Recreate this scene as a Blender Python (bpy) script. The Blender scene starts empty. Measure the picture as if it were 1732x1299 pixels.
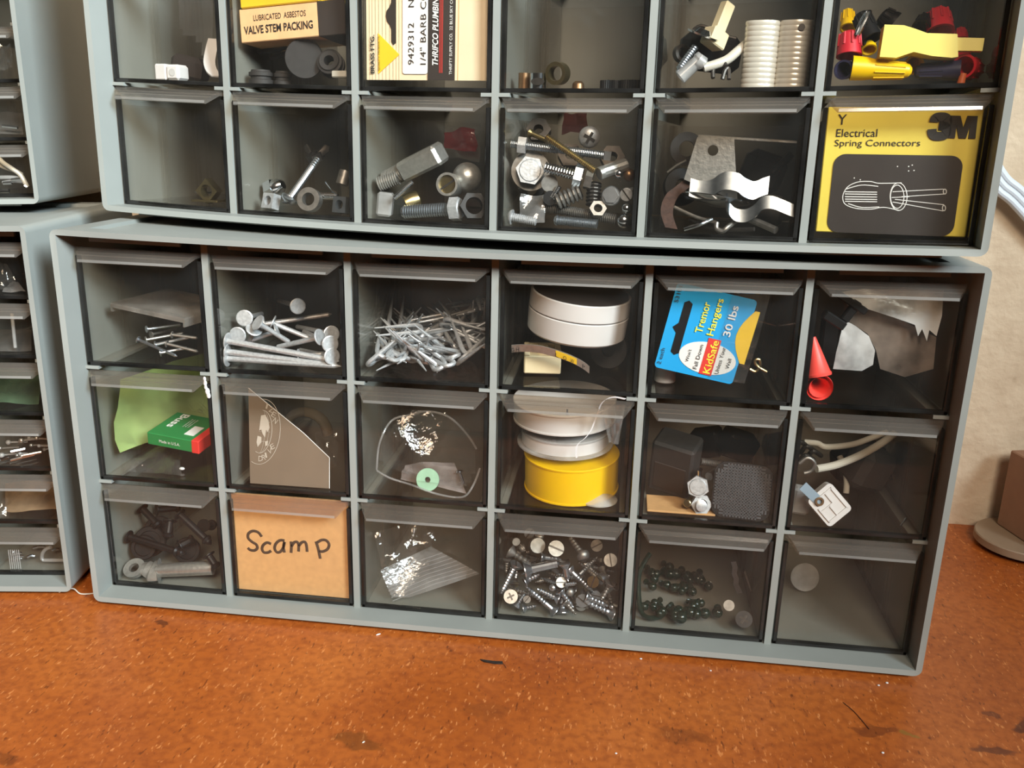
import bpy, bmesh, math, random
from mathutils import Vector as V, Matrix, Euler
PI = math.pi
sc = bpy.context.scene
COL = sc.collection
# ---------------------------------------------------------------- camera, world, lights, exposure
cd = bpy.data.cameras.new('camera'); cam = bpy.data.objects.new('camera', cd); COL.objects.link(cam)
CROT = Euler((1.285733, -0.023169, 0.126652), 'XYZ')
CLOC = V((0.292505, -0.423949, 0.271142)); FPX = 1494.98
cam.location = CLOC; cam.rotation_euler = CROT
cd.sensor_fit = 'HORIZONTAL'; cd.sensor_width = 36.0; cd.lens = FPX / 1732 * 36.0
cd.clip_start = 0.01; cd.clip_end = 50
sc.camera = cam
vs = sc.view_settings
vs.view_transform = 'Standard'; vs.look = 'None'; vs.gamma = 1.0; vs.use_curve_mapping = False
vs.exposure = -2.6
sc.cycles.transparent_max_bounces = 32
sc.cycles.max_bounces = 7
sc.cycles.diffuse_bounces = 3; sc.cycles.glossy_bounces = 3; sc.cycles.transmission_bounces = 3
sc.cycles.caustics_reflective = False; sc.cycles.caustics_refractive = False

def lin(r, g, b):
    f = lambda c: c / 12.92 if c <= 0.04045 else ((c + 0.055) / 1.055) ** 2.4
    return (f(r / 255), f(g / 255), f(b / 255), 1.0)

world = bpy.data.worlds.new('room'); sc.world = world; world.use_nodes = True
nt = world.node_tree; nt.nodes.clear()
def N(nt, t, **kw):
    n = nt.nodes.new(t)
    for k, v in kw.items():
        if hasattr(n, k) and k not in ('Scale',): setattr(n, k, v)
    return n
o_ = N(nt, 'ShaderNodeOutputWorld'); bg = N(nt, 'ShaderNodeBackground'); tc = N(nt, 'ShaderNodeTexCoord')
sp = N(nt, 'ShaderNodeSeparateXYZ'); rmp = N(nt, 'ShaderNodeValToRGB')
nt.links.new(tc.outputs['Generated'], sp.inputs[0])
mr = N(nt, 'ShaderNodeMapRange'); mr.inputs[1].default_value = -1; mr.inputs[2].default_value = 1
nt.links.new(sp.outputs['Z'], mr.inputs[0]); nt.links.new(mr.outputs[0], rmp.inputs[0])
els = rmp.color_ramp.elements
els[0].position = 0.0; els[0].color = (0.035, 0.022, 0.014, 1)
els[1].position = 1.0; els[1].color = (0.80, 0.74, 0.66, 1)
for p_, c_ in ((0.40, (0.07, 0.05, 0.036, 1)), (0.52, (0.17, 0.135, 0.105, 1)), (0.70, (0.42, 0.36, 0.30, 1))):
    e = els.new(p_); e.color = c_
nt.links.new(rmp.outputs[0], bg.inputs[0]); bg.inputs[1].default_value = 0.6
nt.links.new(bg.outputs[0], o_.inputs[0])

def area(name, loc, target, size, sy, power, col):
    l = bpy.data.lights.new(name, 'AREA'); l.shape = 'RECTANGLE'; l.size = size; l.size_y = sy
    l.energy = power; l.color = col
    o = bpy.data.objects.new(name, l); COL.objects.link(o); o.location = loc
    o.rotation_euler = (V(target) - V(loc)).to_track_quat('-Z', 'Y').to_euler()
    return o
key = area('window_light', (1.20, -1.02, 1.05), (-0.20, 0.0, 0.46), 0.5, 0.6, 76, (0.74, 0.90, 1.0))
key.data.spread = math.radians(62)
room = area('warm_fill', (0.50, -1.5, 1.30), (-0.06, 0, 0.40), 0.6, 0.6, 34, (1.0, 0.87, 0.72))  # added unseen fill that warms the cabinet fronts
room.data.spread = math.radians(60)

# ---------------------------------------------------------------- materials
MATS = {}
def pbr(name, col, rough=0.5, metal=0.0, var=0.12, scale=60.0, bump=0.0, spec=0.5, coat=0.0, alpha=1.0, trans=0.0, sheen=0.0):
    if name in MATS: return MATS[name]
    m = bpy.data.materials.new(name); m.use_nodes = True
    nt = m.node_tree; b = nt.nodes['Principled BSDF']
    c = lin(*col)
    tc = N(nt, 'ShaderNodeTexCoord'); nz = N(nt, 'ShaderNodeTexNoise')
    nz.inputs['Scale'].default_value = scale; nz.inputs['Detail'].default_value = 5
    nt.links.new(tc.outputs['Object'], nz.inputs['Vector'])
    r = N(nt, 'ShaderNodeValToRGB')
    r.color_ramp.elements[0].position = 0.3; r.color_ramp.elements[1].position = 0.7
    r.color_ramp.elements[0].color = tuple(x * (1 - var) for x in c[:3]) + (1,)
    r.color_ramp.elements[1].color = tuple(min(1, x * (1 + var)) for x in c[:3]) + (1,)
    nt.links.new(nz.outputs['Fac'], r.inputs[0]); nt.links.new(r.outputs[0], b.inputs['Base Color'])
    b.inputs['Roughness'].default_value = rough; b.inputs['Metallic'].default_value = metal
    b.inputs['Specular IOR Level'].default_value = spec; b.inputs['Coat Weight'].default_value = coat
    b.inputs['Alpha'].default_value = alpha
    if bump:
        bp = N(nt, 'ShaderNodeBump'); bp.inputs['Strength'].default_value = bump; bp.inputs['Distance'].default_value = 0.0006
        nt.links.new(nz.outputs['Fac'], bp.inputs['Height']); nt.links.new(bp.outputs[0], b.inputs['Normal'])
    MATS[name] = m; return m

def clear(name, tint, haze=0.05, rough=0.04, f0=0.045, dust=(0.8, 0.76, 0.7), nscale=40.0, wrinkle=0.0):
    """thin clear plastic: see-through with a gloss that grows at grazing view, and some dust or scuff haze"""
    if name in MATS: return MATS[name]
    m = bpy.data.materials.new(name); m.use_nodes = True
    nt = m.node_tree; nt.nodes.clear()
    out = N(nt, 'ShaderNodeOutputMaterial'); tr = N(nt, 'ShaderNodeBsdfTransparent'); gl = N(nt, 'ShaderNodeBsdfGlossy')
    df = N(nt, 'ShaderNodeBsdfDiffuse'); tl = N(nt, 'ShaderNodeBsdfTranslucent')
    tr.inputs[0].default_value = tuple(tint) + (1,); gl.inputs['Roughness'].default_value = rough
    df.inputs[0].default_value = tuple(dust) + (1,); tl.inputs[0].default_value = tuple(dust) + (1,)
    lw = N(nt, 'ShaderNodeLayerWeight'); lw.inputs[0].default_value = 0.5
    pw = N(nt, 'ShaderNodeMath', operation='POWER'); pw.inputs[1].default_value = 5
    nt.links.new(lw.outputs['Facing'], pw.inputs[0])
    ma = N(nt, 'ShaderNodeMath', operation='MULTIPLY_ADD'); ma.inputs[1].default_value = 1 - f0; ma.inputs[2].default_value = f0
    nt.links.new(pw.outputs[0], ma.inputs[0])
    tc = N(nt, 'ShaderNodeTexCoord'); nz = N(nt, 'ShaderNodeTexNoise')
    nz.inputs['Scale'].default_value = nscale; nz.inputs['Detail'].default_value = 6
    nt.links.new(tc.outputs['Object'], nz.inputs['Vector'])
    mp = N(nt, 'ShaderNodeMapRange'); mp.inputs[1].default_value = 0.35; mp.inputs[2].default_value = 0.75
    mp.inputs[3].default_value = haze * 0.4; mp.inputs[4].default_value = haze * 1.8
    nt.links.new(nz.outputs['Fac'], mp.inputs[0])
    md = N(nt, 'ShaderNodeMixShader'); md.inputs[0].default_value = 0.4
    nt.links.new(df.outputs[0], md.inputs[1]); nt.links.new(tl.outputs[0], md.inputs[2])
    m1 = N(nt, 'ShaderNodeMixShader'); nt.links.new(mp.outputs[0], m1.inputs[0])
    nt.links.new(tr.outputs[0], m1.inputs[1]); nt.links.new(md.outputs[0], m1.inputs[2])
    m2 = N(nt, 'ShaderNodeMixShader'); nt.links.new(ma.outputs[0], m2.inputs[0])
    nt.links.new(m1.outputs[0], m2.inputs[1]); nt.links.new(gl.outputs[0], m2.inputs[2])
    if wrinkle:
        bp = N(nt, 'ShaderNodeBump'); bp.inputs['Strength'].default_value = wrinkle; bp.inputs['Distance'].default_value = 0.002
        n2 = N(nt, 'ShaderNodeTexNoise'); n2.inputs['Scale'].default_value = 160; n2.inputs['Detail'].default_value = 3
        nt.links.new(tc.outputs['Object'], n2.inputs['Vector'])
        nt.links.new(n2.outputs['Fac'], bp.inputs['Height']); nt.links.new(bp.outputs[0], gl.inputs['Normal'])
    nt.links.new(m2.outputs[0], out.inputs[0])
    MATS[name] = m; return m

def bench_mat():
    m = bpy.data.materials.new('varnished_hardboard'); m.use_nodes = True
    nt = m.node_tree; b = nt.nodes['Principled BSDF']; L = nt.links.new
    tc = N(nt, 'ShaderNodeTexCoord')
    def noise(scale, sx=1, sy=1, detail=4, rot=0.0, off=(0, 0, 0)):
        mp = N(nt, 'ShaderNodeMapping'); mp.inputs['Scale'].default_value = (sx, sy, 1); mp.inputs['Rotation'].default_value = (0, 0, rot)
        mp.inputs['Location'].default_value = off
        n = N(nt, 'ShaderNodeTexNoise'); n.inputs['Scale'].default_value = scale; n.inputs['Detail'].default_value = detail
        L(tc.outputs['Object'], mp.inputs[0]); L(mp.outputs[0], n.inputs['Vector']); return n
    def ramp(src, stops):
        r = N(nt, 'ShaderNodeValToRGB'); e = r.color_ramp.elements
        e[0].position, e[0].color = stops[0]; e[1].position, e[1].color = stops[-1]
        for p, c in stops[1:-1]:
            x = e.new(p); x.color = c
        L(src, r.inputs[0]); return r
    def mix(fac, a, c, mode='MIX'):
        x = N(nt, 'ShaderNodeMix', data_type='RGBA', blend_type=mode)
        if isinstance(fac, float): x.inputs[0].default_value = fac
        else: L(fac, x.inputs[0])
        for s, i in ((a, 6), (c, 7)):
            if isinstance(s, tuple): x.inputs[i].default_value = s
            else: L(s, x.inputs[i])
        return x.outputs[2]
    big = noise(9, detail=6)
    base = ramp(big.outputs['Fac'], [(0.3, lin(150, 74, 25)), (0.5, lin(168, 87, 33)), (0.75, lin(182, 101, 42))]).outputs[0]
    mid = noise(260, detail=6)
    base = mix(ramp(mid.outputs['Fac'], [(0.42, (0, 0, 0, 1)), (0.70, (0.55, 0.55, 0.55, 1))]).outputs[0], base, lin(122, 54, 18))
    for k, (rot, off) in enumerate(((0.4, (0, 0, 0)), (1.9, (3, 1, 0)), (-0.6, (7, 2, 0)))):
        fl = noise(520, 1, 0.34, 3, rot, off)
        base = mix(ramp(fl.outputs['Fac'], [(0.66, (0, 0, 0, 1)), (0.74, (0.75, 0.75, 0.75, 1))]).outputs[0], base, lin(214, 136, 76))
        dk = noise(480, 1, 0.32, 3, rot + 0.8, (off[0] + 11, 5, 0))
        base = mix(ramp(dk.outputs['Fac'], [(0.67, (0, 0, 0, 1)), (0.75, (0.7, 0.7, 0.7, 1))]).outputs[0], base, lin(84, 36, 16))
    # old stains with their own outlines (x, y, radius x, radius y, strength)
    warp = noise(70, detail=5)
    sv = N(nt, 'ShaderNodeVectorMath', operation='SUBTRACT'); L(warp.outputs['Color'], sv.inputs[0]); sv.inputs[1].default_value = (0.5, 0.5, 0.5)
    sw = N(nt, 'ShaderNodeVectorMath', operation='SCALE'); L(sv.outputs[0], sw.inputs[0]); sw.inputs['Scale'].default_value = 0.022
    pos = N(nt, 'ShaderNodeVectorMath', operation='ADD'); L(tc.outputs['Object'], pos.inputs[0]); L(sw.outputs[0], pos.inputs[1])
    for x, y, rx, ry, st, colr in STAINS:
        s1 = N(nt, 'ShaderNodeVectorMath', operation='SUBTRACT'); L(pos.outputs[0], s1.inputs[0]); s1.inputs[1].default_value = (x, y, 0)
        s2 = N(nt, 'ShaderNodeVectorMath', operation='DIVIDE'); L(s1.outputs[0], s2.inputs[0]); s2.inputs[1].default_value = (rx, ry, 1000)
        ln = N(nt, 'ShaderNodeVectorMath', operation='LENGTH'); L(s2.outputs[0], ln.inputs[0])
        mr = N(nt, 'ShaderNodeMapRange'); mr.inputs[1].default_value = 1.15; mr.inputs[2].default_value = 0.8; mr.inputs[3].default_value = 0; mr.inputs[4].default_value = st
        L(ln.outputs['Value'], mr.inputs[0])
        base = mix(mr.outputs[0], base, lin(*colr))
    L(base, b.inputs['Base Color'])
    rr = N(nt, 'ShaderNodeMapRange'); rr.inputs[3].default_value = 0.26; rr.inputs[4].default_value = 0.5
    L(mid.outputs['Fac'], rr.inputs[0]); L(rr.outputs[0], b.inputs['Roughness'])
    bp = N(nt, 'ShaderNodeBump'); bp.inputs['Strength'].default_value = 0.25; bp.inputs['Distance'].default_value = 0.0004
    L(mid.outputs['Fac'], bp.inputs['Height']); L(bp.outputs[0], b.inputs['Normal'])
    return m

def wall_mat():
    m = bpy.data.materials.new('painted_plaster'); m.use_nodes = True
    nt = m.node_tree; b = nt.nodes['Principled BSDF']; L = nt.links.new
    tc = N(nt, 'ShaderNodeTexCoord'); n1 = N(nt, 'ShaderNodeTexNoise'); n1.inputs['Scale'].default_value = 45; n1.inputs['Detail'].default_value = 5
    n2 = N(nt, 'ShaderNodeTexNoise'); n2.inputs['Scale'].default_value = 130; n2.inputs['Detail'].default_value = 4
    L(tc.outputs['Object'], n1.inputs['Vector']); L(tc.outputs['Object'], n2.inputs['Vector'])
    r = N(nt, 'ShaderNodeValToRGB'); r.color_ramp.elements[0].position = 0.3; r.color_ramp.elements[1].position = 0.7
    r.color_ramp.elements[0].color = lin(206, 184, 156); r.color_ramp.elements[1].color = lin(220, 200, 172)
    L(n1.outputs['Fac'], r.inputs[0])
    d = N(nt, 'ShaderNodeValToRGB'); d.color_ramp.elements[0].position = 0.70; d.color_ramp.elements[1].position = 0.76
    d.color_ramp.elements[0].color = (0, 0, 0, 1); d.color_ramp.elements[1].color = (0.4, 0.4, 0.4, 1)
    n3 = N(nt, 'ShaderNodeTexNoise'); n3.inputs['Scale'].default_value = 60; n3.inputs['Detail'].default_value = 2
    L(tc.outputs['Object'], n3.inputs['Vector']); L(n3.outputs['Fac'], d.inputs[0])
    mx = N(nt, 'ShaderNodeMix', data_type='RGBA'); L(d.outputs[0], mx.inputs[0]); L(r.outputs[0], mx.inputs[6]); mx.inputs[7].default_value = lin(160, 136, 110)
    L(mx.outputs[2], b.inputs['Base Color']); b.inputs['Roughness'].default_value = 0.75
    bp = N(nt, 'ShaderNodeBump'); bp.inputs['Strength'].default_value = 0.5; bp.inputs['Distance'].default_value = 0.0025
    ad = N(nt, 'ShaderNodeMath', operation='ADD'); L(n1.outputs['Fac'], ad.inputs[0]); L(n2.outputs['Fac'], ad.inputs[1])
    L(ad.outputs[0], bp.inputs['Height']); L(bp.outputs[0], b.inputs['Normal'])
    return m

STAINS = [  # filled from the photograph: the bench's own marks
    (0.185, -0.091, 0.011, 0.006, 0.55, (96, 54, 20)), (0.239, -0.060, 0.010, 0.005, 0.35, (110, 56, 22)),
    (0.047, -0.010, 0.003, 0.002, 0.7, (70, 30, 12)), (0.335, -0.063, 0.013, 0.004, 0.4, (84, 40, 16)),
    (0.428, -0.044, 0.010, 0.004, 0.5, (74, 30, 20)), (0.441, -0.046, 0.004, 0.002, 0.6, (132, 104, 40)),
    (0.500, -0.030, 0.008, 0.004, 0.75, (62, 26, 20)), (0.487, -0.024, 0.003, 0.003, 0.6, (70, 30, 22)),
    (0.478, -0.052, 0.012, 0.003, 0.7, (66, 26, 20)), (0.520, -0.034, 0.004, 0.004, 0.7, (66, 28, 20)),
    (0.120, -0.066, 0.006, 0.004, 0.3, (110, 56, 22)), (0.035, -0.125, 0.006, 0.004, 0.5, (84, 40, 16)),
]
GREY = pbr('grey_cabinet_plastic', (139, 141, 135), 0.5, 0, 0.05, 25, 0.05)
CLEAR = clear('clear_drawer_plastic', (0.966, 0.953, 0.934), 0.008, 0.05, 0.022, nscale=20)
PANE = clear('scuffed_front_pane', (0.966, 0.955, 0.938), 0.009, 0.03, 0.022, nscale=18)
RIM = clear('shaded_pane_edge', (0.16, 0.145, 0.13), 0.03, 0.06, 0.05)  # clear edge tinted dark for the shade of gap and tray wall
PULL = clear('ribbed_pull_plastic', (0.87, 0.80, 0.72), 0.075, 0.10, 0.06, dust=(0.72, 0.68, 0.62), nscale=6)
PEDGE = clear('pull_edge_highlight', (0.84, 0.82, 0.78), 0.28, 0.12, 0.12, nscale=6)  # milky haze puts highlight lines into the colour of the pull's ridges
FILM = clear('clear_bag_film', (0.97, 0.97, 0.965), 0.05, 0.10, 0.09, nscale=60, wrinkle=0.6)
MILKY = clear('milky_bag_film', (0.95, 0.95, 0.95), 0.25, 0.18, 0.12, dust=(0.86, 0.85, 0.84), wrinkle=0.5)
SHEETY = clear('frosted_plastic', (0.92, 0.92, 0.92), 0.45, 0.25, 0.06, dust=(0.85, 0.85, 0.84))
ZINC = pbr('zinc_steel', (196, 202, 208), 0.28, 0.95, 0.10, 300)
GALV = pbr('galvanised_steel', (206, 208, 210), 0.42, 0.6, 0.15, 700, 0.2)
CHROME = pbr('bright_steel', (225, 228, 232), 0.14, 1.0, 0.05, 100)
DULL = pbr('dull_steel', (142, 138, 132), 0.45, 0.85, 0.2, 400, 0.1)
DARKM = pbr('dark_steel', (78, 74, 70), 0.45, 0.8, 0.2, 300)
BRASS = pbr('brass', (176, 158, 114), 0.28, 0.95, 0.12, 250)
COPPER = pbr('bronze', (150, 116, 84), 0.35, 0.9, 0.15, 250)
ALU = pbr('cast_aluminium', (200, 198, 192), 0.38, 0.85, 0.12, 500, 0.3)
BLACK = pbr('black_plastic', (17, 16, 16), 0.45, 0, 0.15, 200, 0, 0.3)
RUBBER = pbr('dark_grey_rubber', (44, 41, 39), 0.7, 0, 0.15, 300)
WHITE = pbr('white_plastic', (210, 206, 203), 0.35, 0, 0.03, 60)
IVORY = pbr('ivory_plastic', (222, 206, 168), 0.4, 0, 0.04, 60)
PEARL = pbr('pearly_white_plastic', (214, 208, 194), 0.25, 0.15, 0.04, 60, 0, 0.7)
YELLOW = pbr('yellow_plastic', (240, 192, 10), 0.38, 0, 0.03, 60)
PALEY = pbr('pale_yellow_plastic', (226, 208, 96), 0.42, 0, 0.04, 60)
RED = pbr('red_plastic', (196, 34, 48), 0.38, 0, 0.06, 60)
CORAL = pbr('coral_red_plastic', (250, 84, 74), 0.4, 0, 0.04, 60)
NAVY = pbr('dark_blue_plastic', (44, 42, 66), 0.42, 0, 0.08, 60)
ORANGE = pbr('orange_plastic', (206, 104, 60), 0.42, 0, 0.05, 60)
DGREEN = pbr('dark_green_plastic', (9, 34, 26), 0.2, 0, 0.1, 60)
RUST = pbr('rusty_strap', (62, 39, 28), 0.7, 0.3, 0.3, 500, 0.4)
TAN = pbr('tan_cardboard', (222, 178, 128), 0.8, 0, 0.06, 220, 0.1)
KRAFT = pbr('kraft_cardboard', (206, 158, 104), 0.85, 0, 0.07, 260, 0.1)
CREAM = pbr('cream_card', (226, 206, 172), 0.7, 0, 0.03, 90)
PAPER = pbr('white_paper', (226, 224, 220), 0.8, 0, 0.04, 90)
INK = pbr('black_ink', (34, 30, 28), 0.6, 0, 0.1, 90)
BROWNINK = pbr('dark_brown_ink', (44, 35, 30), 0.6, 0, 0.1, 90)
MARKER = pbr('marker_ink', (72, 54, 40), 0.7, 0, 0.15, 400)
WINK = pbr('white_ink', (232, 230, 226), 0.6, 0, 0.03, 90)
YINK = pbr('yellow_ink', (236, 226, 60), 0.6, 0, 0.03, 90)
STRIPE = pbr('stripe_ink', (170, 148, 122), 0.6, 0, 0.05, 90)
REDINK = pbr('red_ink', (214, 50, 40), 0.6, 0, 0.04, 90)
BOXY = pbr('yellow_box_card', (234, 210, 84), 0.5, 0, 0.10, 24)
BOXY2 = pbr('bright_yellow_card', (236, 190, 40), 0.55, 0, 0.05, 60)
BLUEC = pbr('blue_card', (22, 158, 222), 0.45, 0, 0.03, 60)
EMBINK = pbr('pale_grey_ink', (176, 164, 150), 0.7, 0, 0.05, 200)
GREENB = pbr('green_box_card', (24, 122, 60), 0.5, 0, 0.06, 60)
LIME = pbr('pale_green_paper', (182, 206, 134), 0.8, 0, 0.10, 50)
SAGE = pbr('sage_green_fibre', (150, 190, 160), 0.7, 0, 0.1, 200)
BROWNC = pbr('brown_grey_paper', (112, 95, 78), 0.75, 0, 0.06, 60)
BLUEGREY = pbr('blue_grey_metal', (138, 156, 170), 0.45, 0.3, 0.06, 60)
CABLE = pbr('white_cable_jacket', (216, 224, 232), 0.35, 0, 0.02, 60)
PINKBOX = pbr('brown_cardboard_box', (150, 112, 88), 0.75, 0, 0.06, 90)
LIDM = pbr('grey_brown_lid', (150, 128, 106), 0.45, 0, 0.06, 60)
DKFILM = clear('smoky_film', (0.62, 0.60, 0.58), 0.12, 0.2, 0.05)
REDFILM = clear('red_packet_film', (0.75, 0.08, 0.10), 0.25, 0.15, 0.08, dust=(0.6, 0.1, 0.12), wrinkle=0.5)

# ---------------------------------------------------------------- mesh builders
def frame(A, B, up=None):
    """4x4 with origin A, z axis towards B"""
    A, B = V(A), V(B); z = (B - A).normalized()
    up = V(up) if up is not None else (V((0, 0, 1)) if abs(z.z) < 0.95 else V((0, 1, 0)))
    x = up.cross(z)
    if x.length < 1e-6: x = V((1, 0, 0)).cross(z)
    x.normalize(); y = z.cross(x)
    return Matrix(((x.x, y.x, z.x, A.x), (x.y, y.y, z.y, A.y), (x.z, y.z, z.z, A.z), (0, 0, 0, 1)))
def axes(o, x, y, z=None):
    x = V(x); y = V(y); z = V(z) if z is not None else x.cross(y)
    return Matrix(((x.x, y.x, z.x, o[0]), (x.y, y.y, z.y, o[1]), (x.z, y.z, z.z, o[2]), (0, 0, 0, 1)))
def face(bm, vs, mi=0):
    try:
        f = bm.faces.new(vs); f.material_index = mi; return f
    except ValueError: return None
def box(bm, a, b, M=None, mi=0, ch=0.0):
    """box from corner a to corner b, chamfered along its edges when ch > 0"""
    M = M or Matrix(); lo = [min(p, q) for p, q in zip(a, b)]; hi = [max(p, q) for p, q in zip(a, b)]
    if ch <= 0:
        v = [bm.verts.new(M @ V((x, y, z))) for z in (lo[2], hi[2]) for y in (lo[1], hi[1]) for x in (lo[0], hi[0])]
        for q in ((0, 2, 3, 1), (4, 5, 7, 6), (0, 1, 5, 4), (2, 6, 7, 3), (0, 4, 6, 2), (1, 3, 7, 5)): face(bm, [v[i] for i in q], mi)
        return
    ch = min(ch, *(0.45 * (h - l) for l, h in zip(lo, hi)))
    pts = {}
    for sx in (0, 1):
        for sy in (0, 1):
            for sz in (0, 1):
                c = [(lo, hi)[s][i] for i, s in enumerate((sx, sy, sz))]; d = [ch if s == 0 else -ch for s in (sx, sy, sz)]
                for ax in range(3):
                    p = [c[i] + (0 if i == ax else d[i]) for i in range(3)]
                    pts[(sx, sy, sz, ax)] = bm.verts.new(M @ V(p))
    P = pts
    for ax in range(3):
        o1, o2 = [(1, 2), (0, 2), (0, 1)][ax]
        for s in (0, 1):
            q = []
            for a1, a2 in ((0, 0), (1, 0), (1, 1), (0, 1)):
                k = [0, 0, 0]; k[ax] = s; k[o1] = a1; k[o2] = a2; q.append(P[(k[0], k[1], k[2], ax)])
            face(bm, q, mi)
    for ax in range(3):
        o1, o2 = [(1, 2), (0, 2), (0, 1)][ax]
        for s1 in (0, 1):
            for s2 in (0, 1):
                q = []
                for e, axx in ((0, o1), (1, o1), (1, o2), (0, o2)):
                    k = [0, 0, 0]; k[ax] = e; k[o1] = s1; k[o2] = s2; q.append(P[(k[0], k[1], k[2], axx)])
                face(bm, q, mi)
    for sx in (0, 1):
        for sy in (0, 1):
            for sz in (0, 1): face(bm, [P[(sx, sy, sz, a)] for a in range(3)], mi)
def lathe(bm, prof, M=None, seg=20, mi=0, close=True):
    """prof: (z, r) along the z axis"""
    M = M or Matrix(); rings = []
    for z, r in prof:
        if r < 1e-7: rings.append([bm.verts.new(M @ V((0, 0, z)))])
        else: rings.append([bm.verts.new(M @ V((r * math.cos(2 * PI * i / seg), r * math.sin(2 * PI * i / seg), z))) for i in range(seg)])
    for a, b in zip(rings, rings[1:]):
        for i in range(seg):
            j = (i + 1) % seg
            if len(a) == 1 and len(b) == 1: break
            if len(a) == 1: face(bm, [a[0], b[j], b[i]], mi)
            elif len(b) == 1: face(bm, [a[i], a[j], b[0]], mi)
            else: face(bm, [a[i], a[j], b[j], b[i]], mi)
    if close:
        for r, rev in ((rings[0], True), (rings[-1], False)):
            if len(r) > 1: face(bm, r[::-1] if rev else r, mi)
def ring(bm, r1, r0, h, M=None, seg=24, mi=0, n=None):
    """a flat ring (washer or nut); n = 6 for a hexagonal outside, 4 for a square one"""
    M = M or Matrix()
    def rad(a):
        if not n: return r1
        s = 2 * PI / n; t = (a % s) - s / 2
        return r1 * math.cos(PI / n) / math.cos(t)
    c = []
    for z in (0, h):
        for k in (0, 1):
            c.append([bm.verts.new(M @ V(((r0 if k else rad(2 * PI * i / seg)) * math.cos(2 * PI * i / seg), (r0 if k else rad(2 * PI * i / seg)) * math.sin(2 * PI * i / seg), z))) for i in range(seg)])
    o0, i0, o1, i1 = c
    for i in range(seg):
        j = (i + 1) % seg
        face(bm, [o0[i], o0[j], o1[j], o1[i]], mi); face(bm, [i0[j], i0[i], i1[i], i1[j]], mi)
        face(bm, [o1[i], o1[j], i1[j], i1[i]], mi); face(bm, [o0[j], o0[i], i0[i], i0[j]], mi)
def prism(bm, pts, h, M=None, mi=0, h0=0.0):
    M = M or Matrix()
    a = [bm.verts.new(M @ V((x, y, h0))) for x, y in pts]; b = [bm.verts.new(M @ V((x, y, h))) for x, y in pts]
    n = len(pts); fs = [face(bm, a[::-1], mi), face(bm, b, mi)]
    for i in range(n): face(bm, [a[i], a[(i + 1) % n], b[(i + 1) % n], b[i]], mi)
    for f in fs:
        if f: f.normal_update()
    bmesh.ops.triangulate(bm, faces=[f for f in fs if f and len(f.verts) > 4], ngon_method='EAR_CLIP')
def hexpts(r, n=6, a0=0.0): return [(r * math.cos(a0 + 2 * PI * i / n), r * math.sin(a0 + 2 * PI * i / n)) for i in range(n)]
def smoothpath(pts, n=6, closed=False):
    pts = [V(p) for p in pts]; out = []
    L = len(pts)
    rng = range(L if closed else L - 1)
    for i in rng:
        p0 = pts[(i - 1) % L] if (closed or i > 0) else pts[0]; p1 = pts[i]; p2 = pts[(i + 1) % L]
        p3 = pts[(i + 2) % L] if (closed or i + 2 < L) else pts[-1]
        for k in range(n):
            t = k / n
            out.append(0.5 * ((2 * p1) + (p2 - p0) * t + (2 * p0 - 5 * p1 + 4 * p2 - p3) * t * t + (3 * p1 - p0 - 3 * p2 + p3) * t ** 3))
    if not closed: out.append(pts[-1])
    return out
def tube(bm, pts, r, seg=8, mi=0, flat=1.0, closed=False, nrm=None):
    """round (or flattened) bar along pts; r: a number or one per point; flat scales the section along the side axis"""
    pts = [V(p) for p in pts]; n = len(pts); rings = []
    rs = r if isinstance(r, (list, tuple)) else [r] * n
    t0 = (pts[1] - pts[0]).normalized()
    u = V(nrm) if nrm is not None else (V((0, 0, 1)) if abs(t0.z) < 0.9 else V((0, 1, 0)))
    for i, p in enumerate(pts):
        if closed: t = pts[(i + 1) % n] - pts[(i - 1) % n]
        else: t = pts[min(i + 1, n - 1)] - pts[max(i - 1, 0)]
        t.normalize(); u = u - t * u.dot(t)
        if u.length < 1e-6: u = V((1, 0, 0)) - t * t.x
        u.normalize(); w = t.cross(u)
        rings.append([bm.verts.new(p + u * (rs[i] * math.cos(2 * PI * k / seg)) + w * (rs[i] * flat * math.sin(2 * PI * k / seg))) for k in range(seg)])
    m = n if closed else n - 1
    for i in range(m):
        a, b = rings[i], rings[(i + 1) % n]
        for k in range(seg): face(bm, [a[k], a[(k + 1) % seg], b[(k + 1) % seg], b[k]], mi)
    if not closed: face(bm, rings[0][::-1], mi); face(bm, rings[-1], mi)
def strip(bm, pts, wv, th, mi=0):
    """bent sheet: path pts swept along width vector wv with thickness th"""
    pts = [V(p) for p in pts]; wv = V(wv); n = len(pts); rows = []
    for i, p in enumerate(pts):
        t = (pts[min(i + 1, n - 1)] - pts[max(i - 1, 0)]).normalized(); nn = t.cross(wv).normalized() * th
        rows.append([bm.verts.new(p), bm.verts.new(p + wv), bm.verts.new(p + wv + nn), bm.verts.new(p + nn)])
    for a, b in zip(rows, rows[1:]):
        for k in range(4): face(bm, [a[k], a[(k + 1) % 4], b[(k + 1) % 4], b[k]], mi)
    face(bm, rows[0][::-1], mi); face(bm, rows[-1], mi)
def ball(bm, c, r, seg=12, mi=0, sq=(1, 1, 1)):
    k = seg // 2
    lathe(bm, [(-r * math.cos(PI * i / k), r * math.sin(PI * i / k) if 0 < i < k else 0) for i in range(k + 1)],
          Matrix.Translation(V(c)) @ Matrix.Diagonal((sq[0], sq[1], sq[2], 1)), seg, mi)
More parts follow.
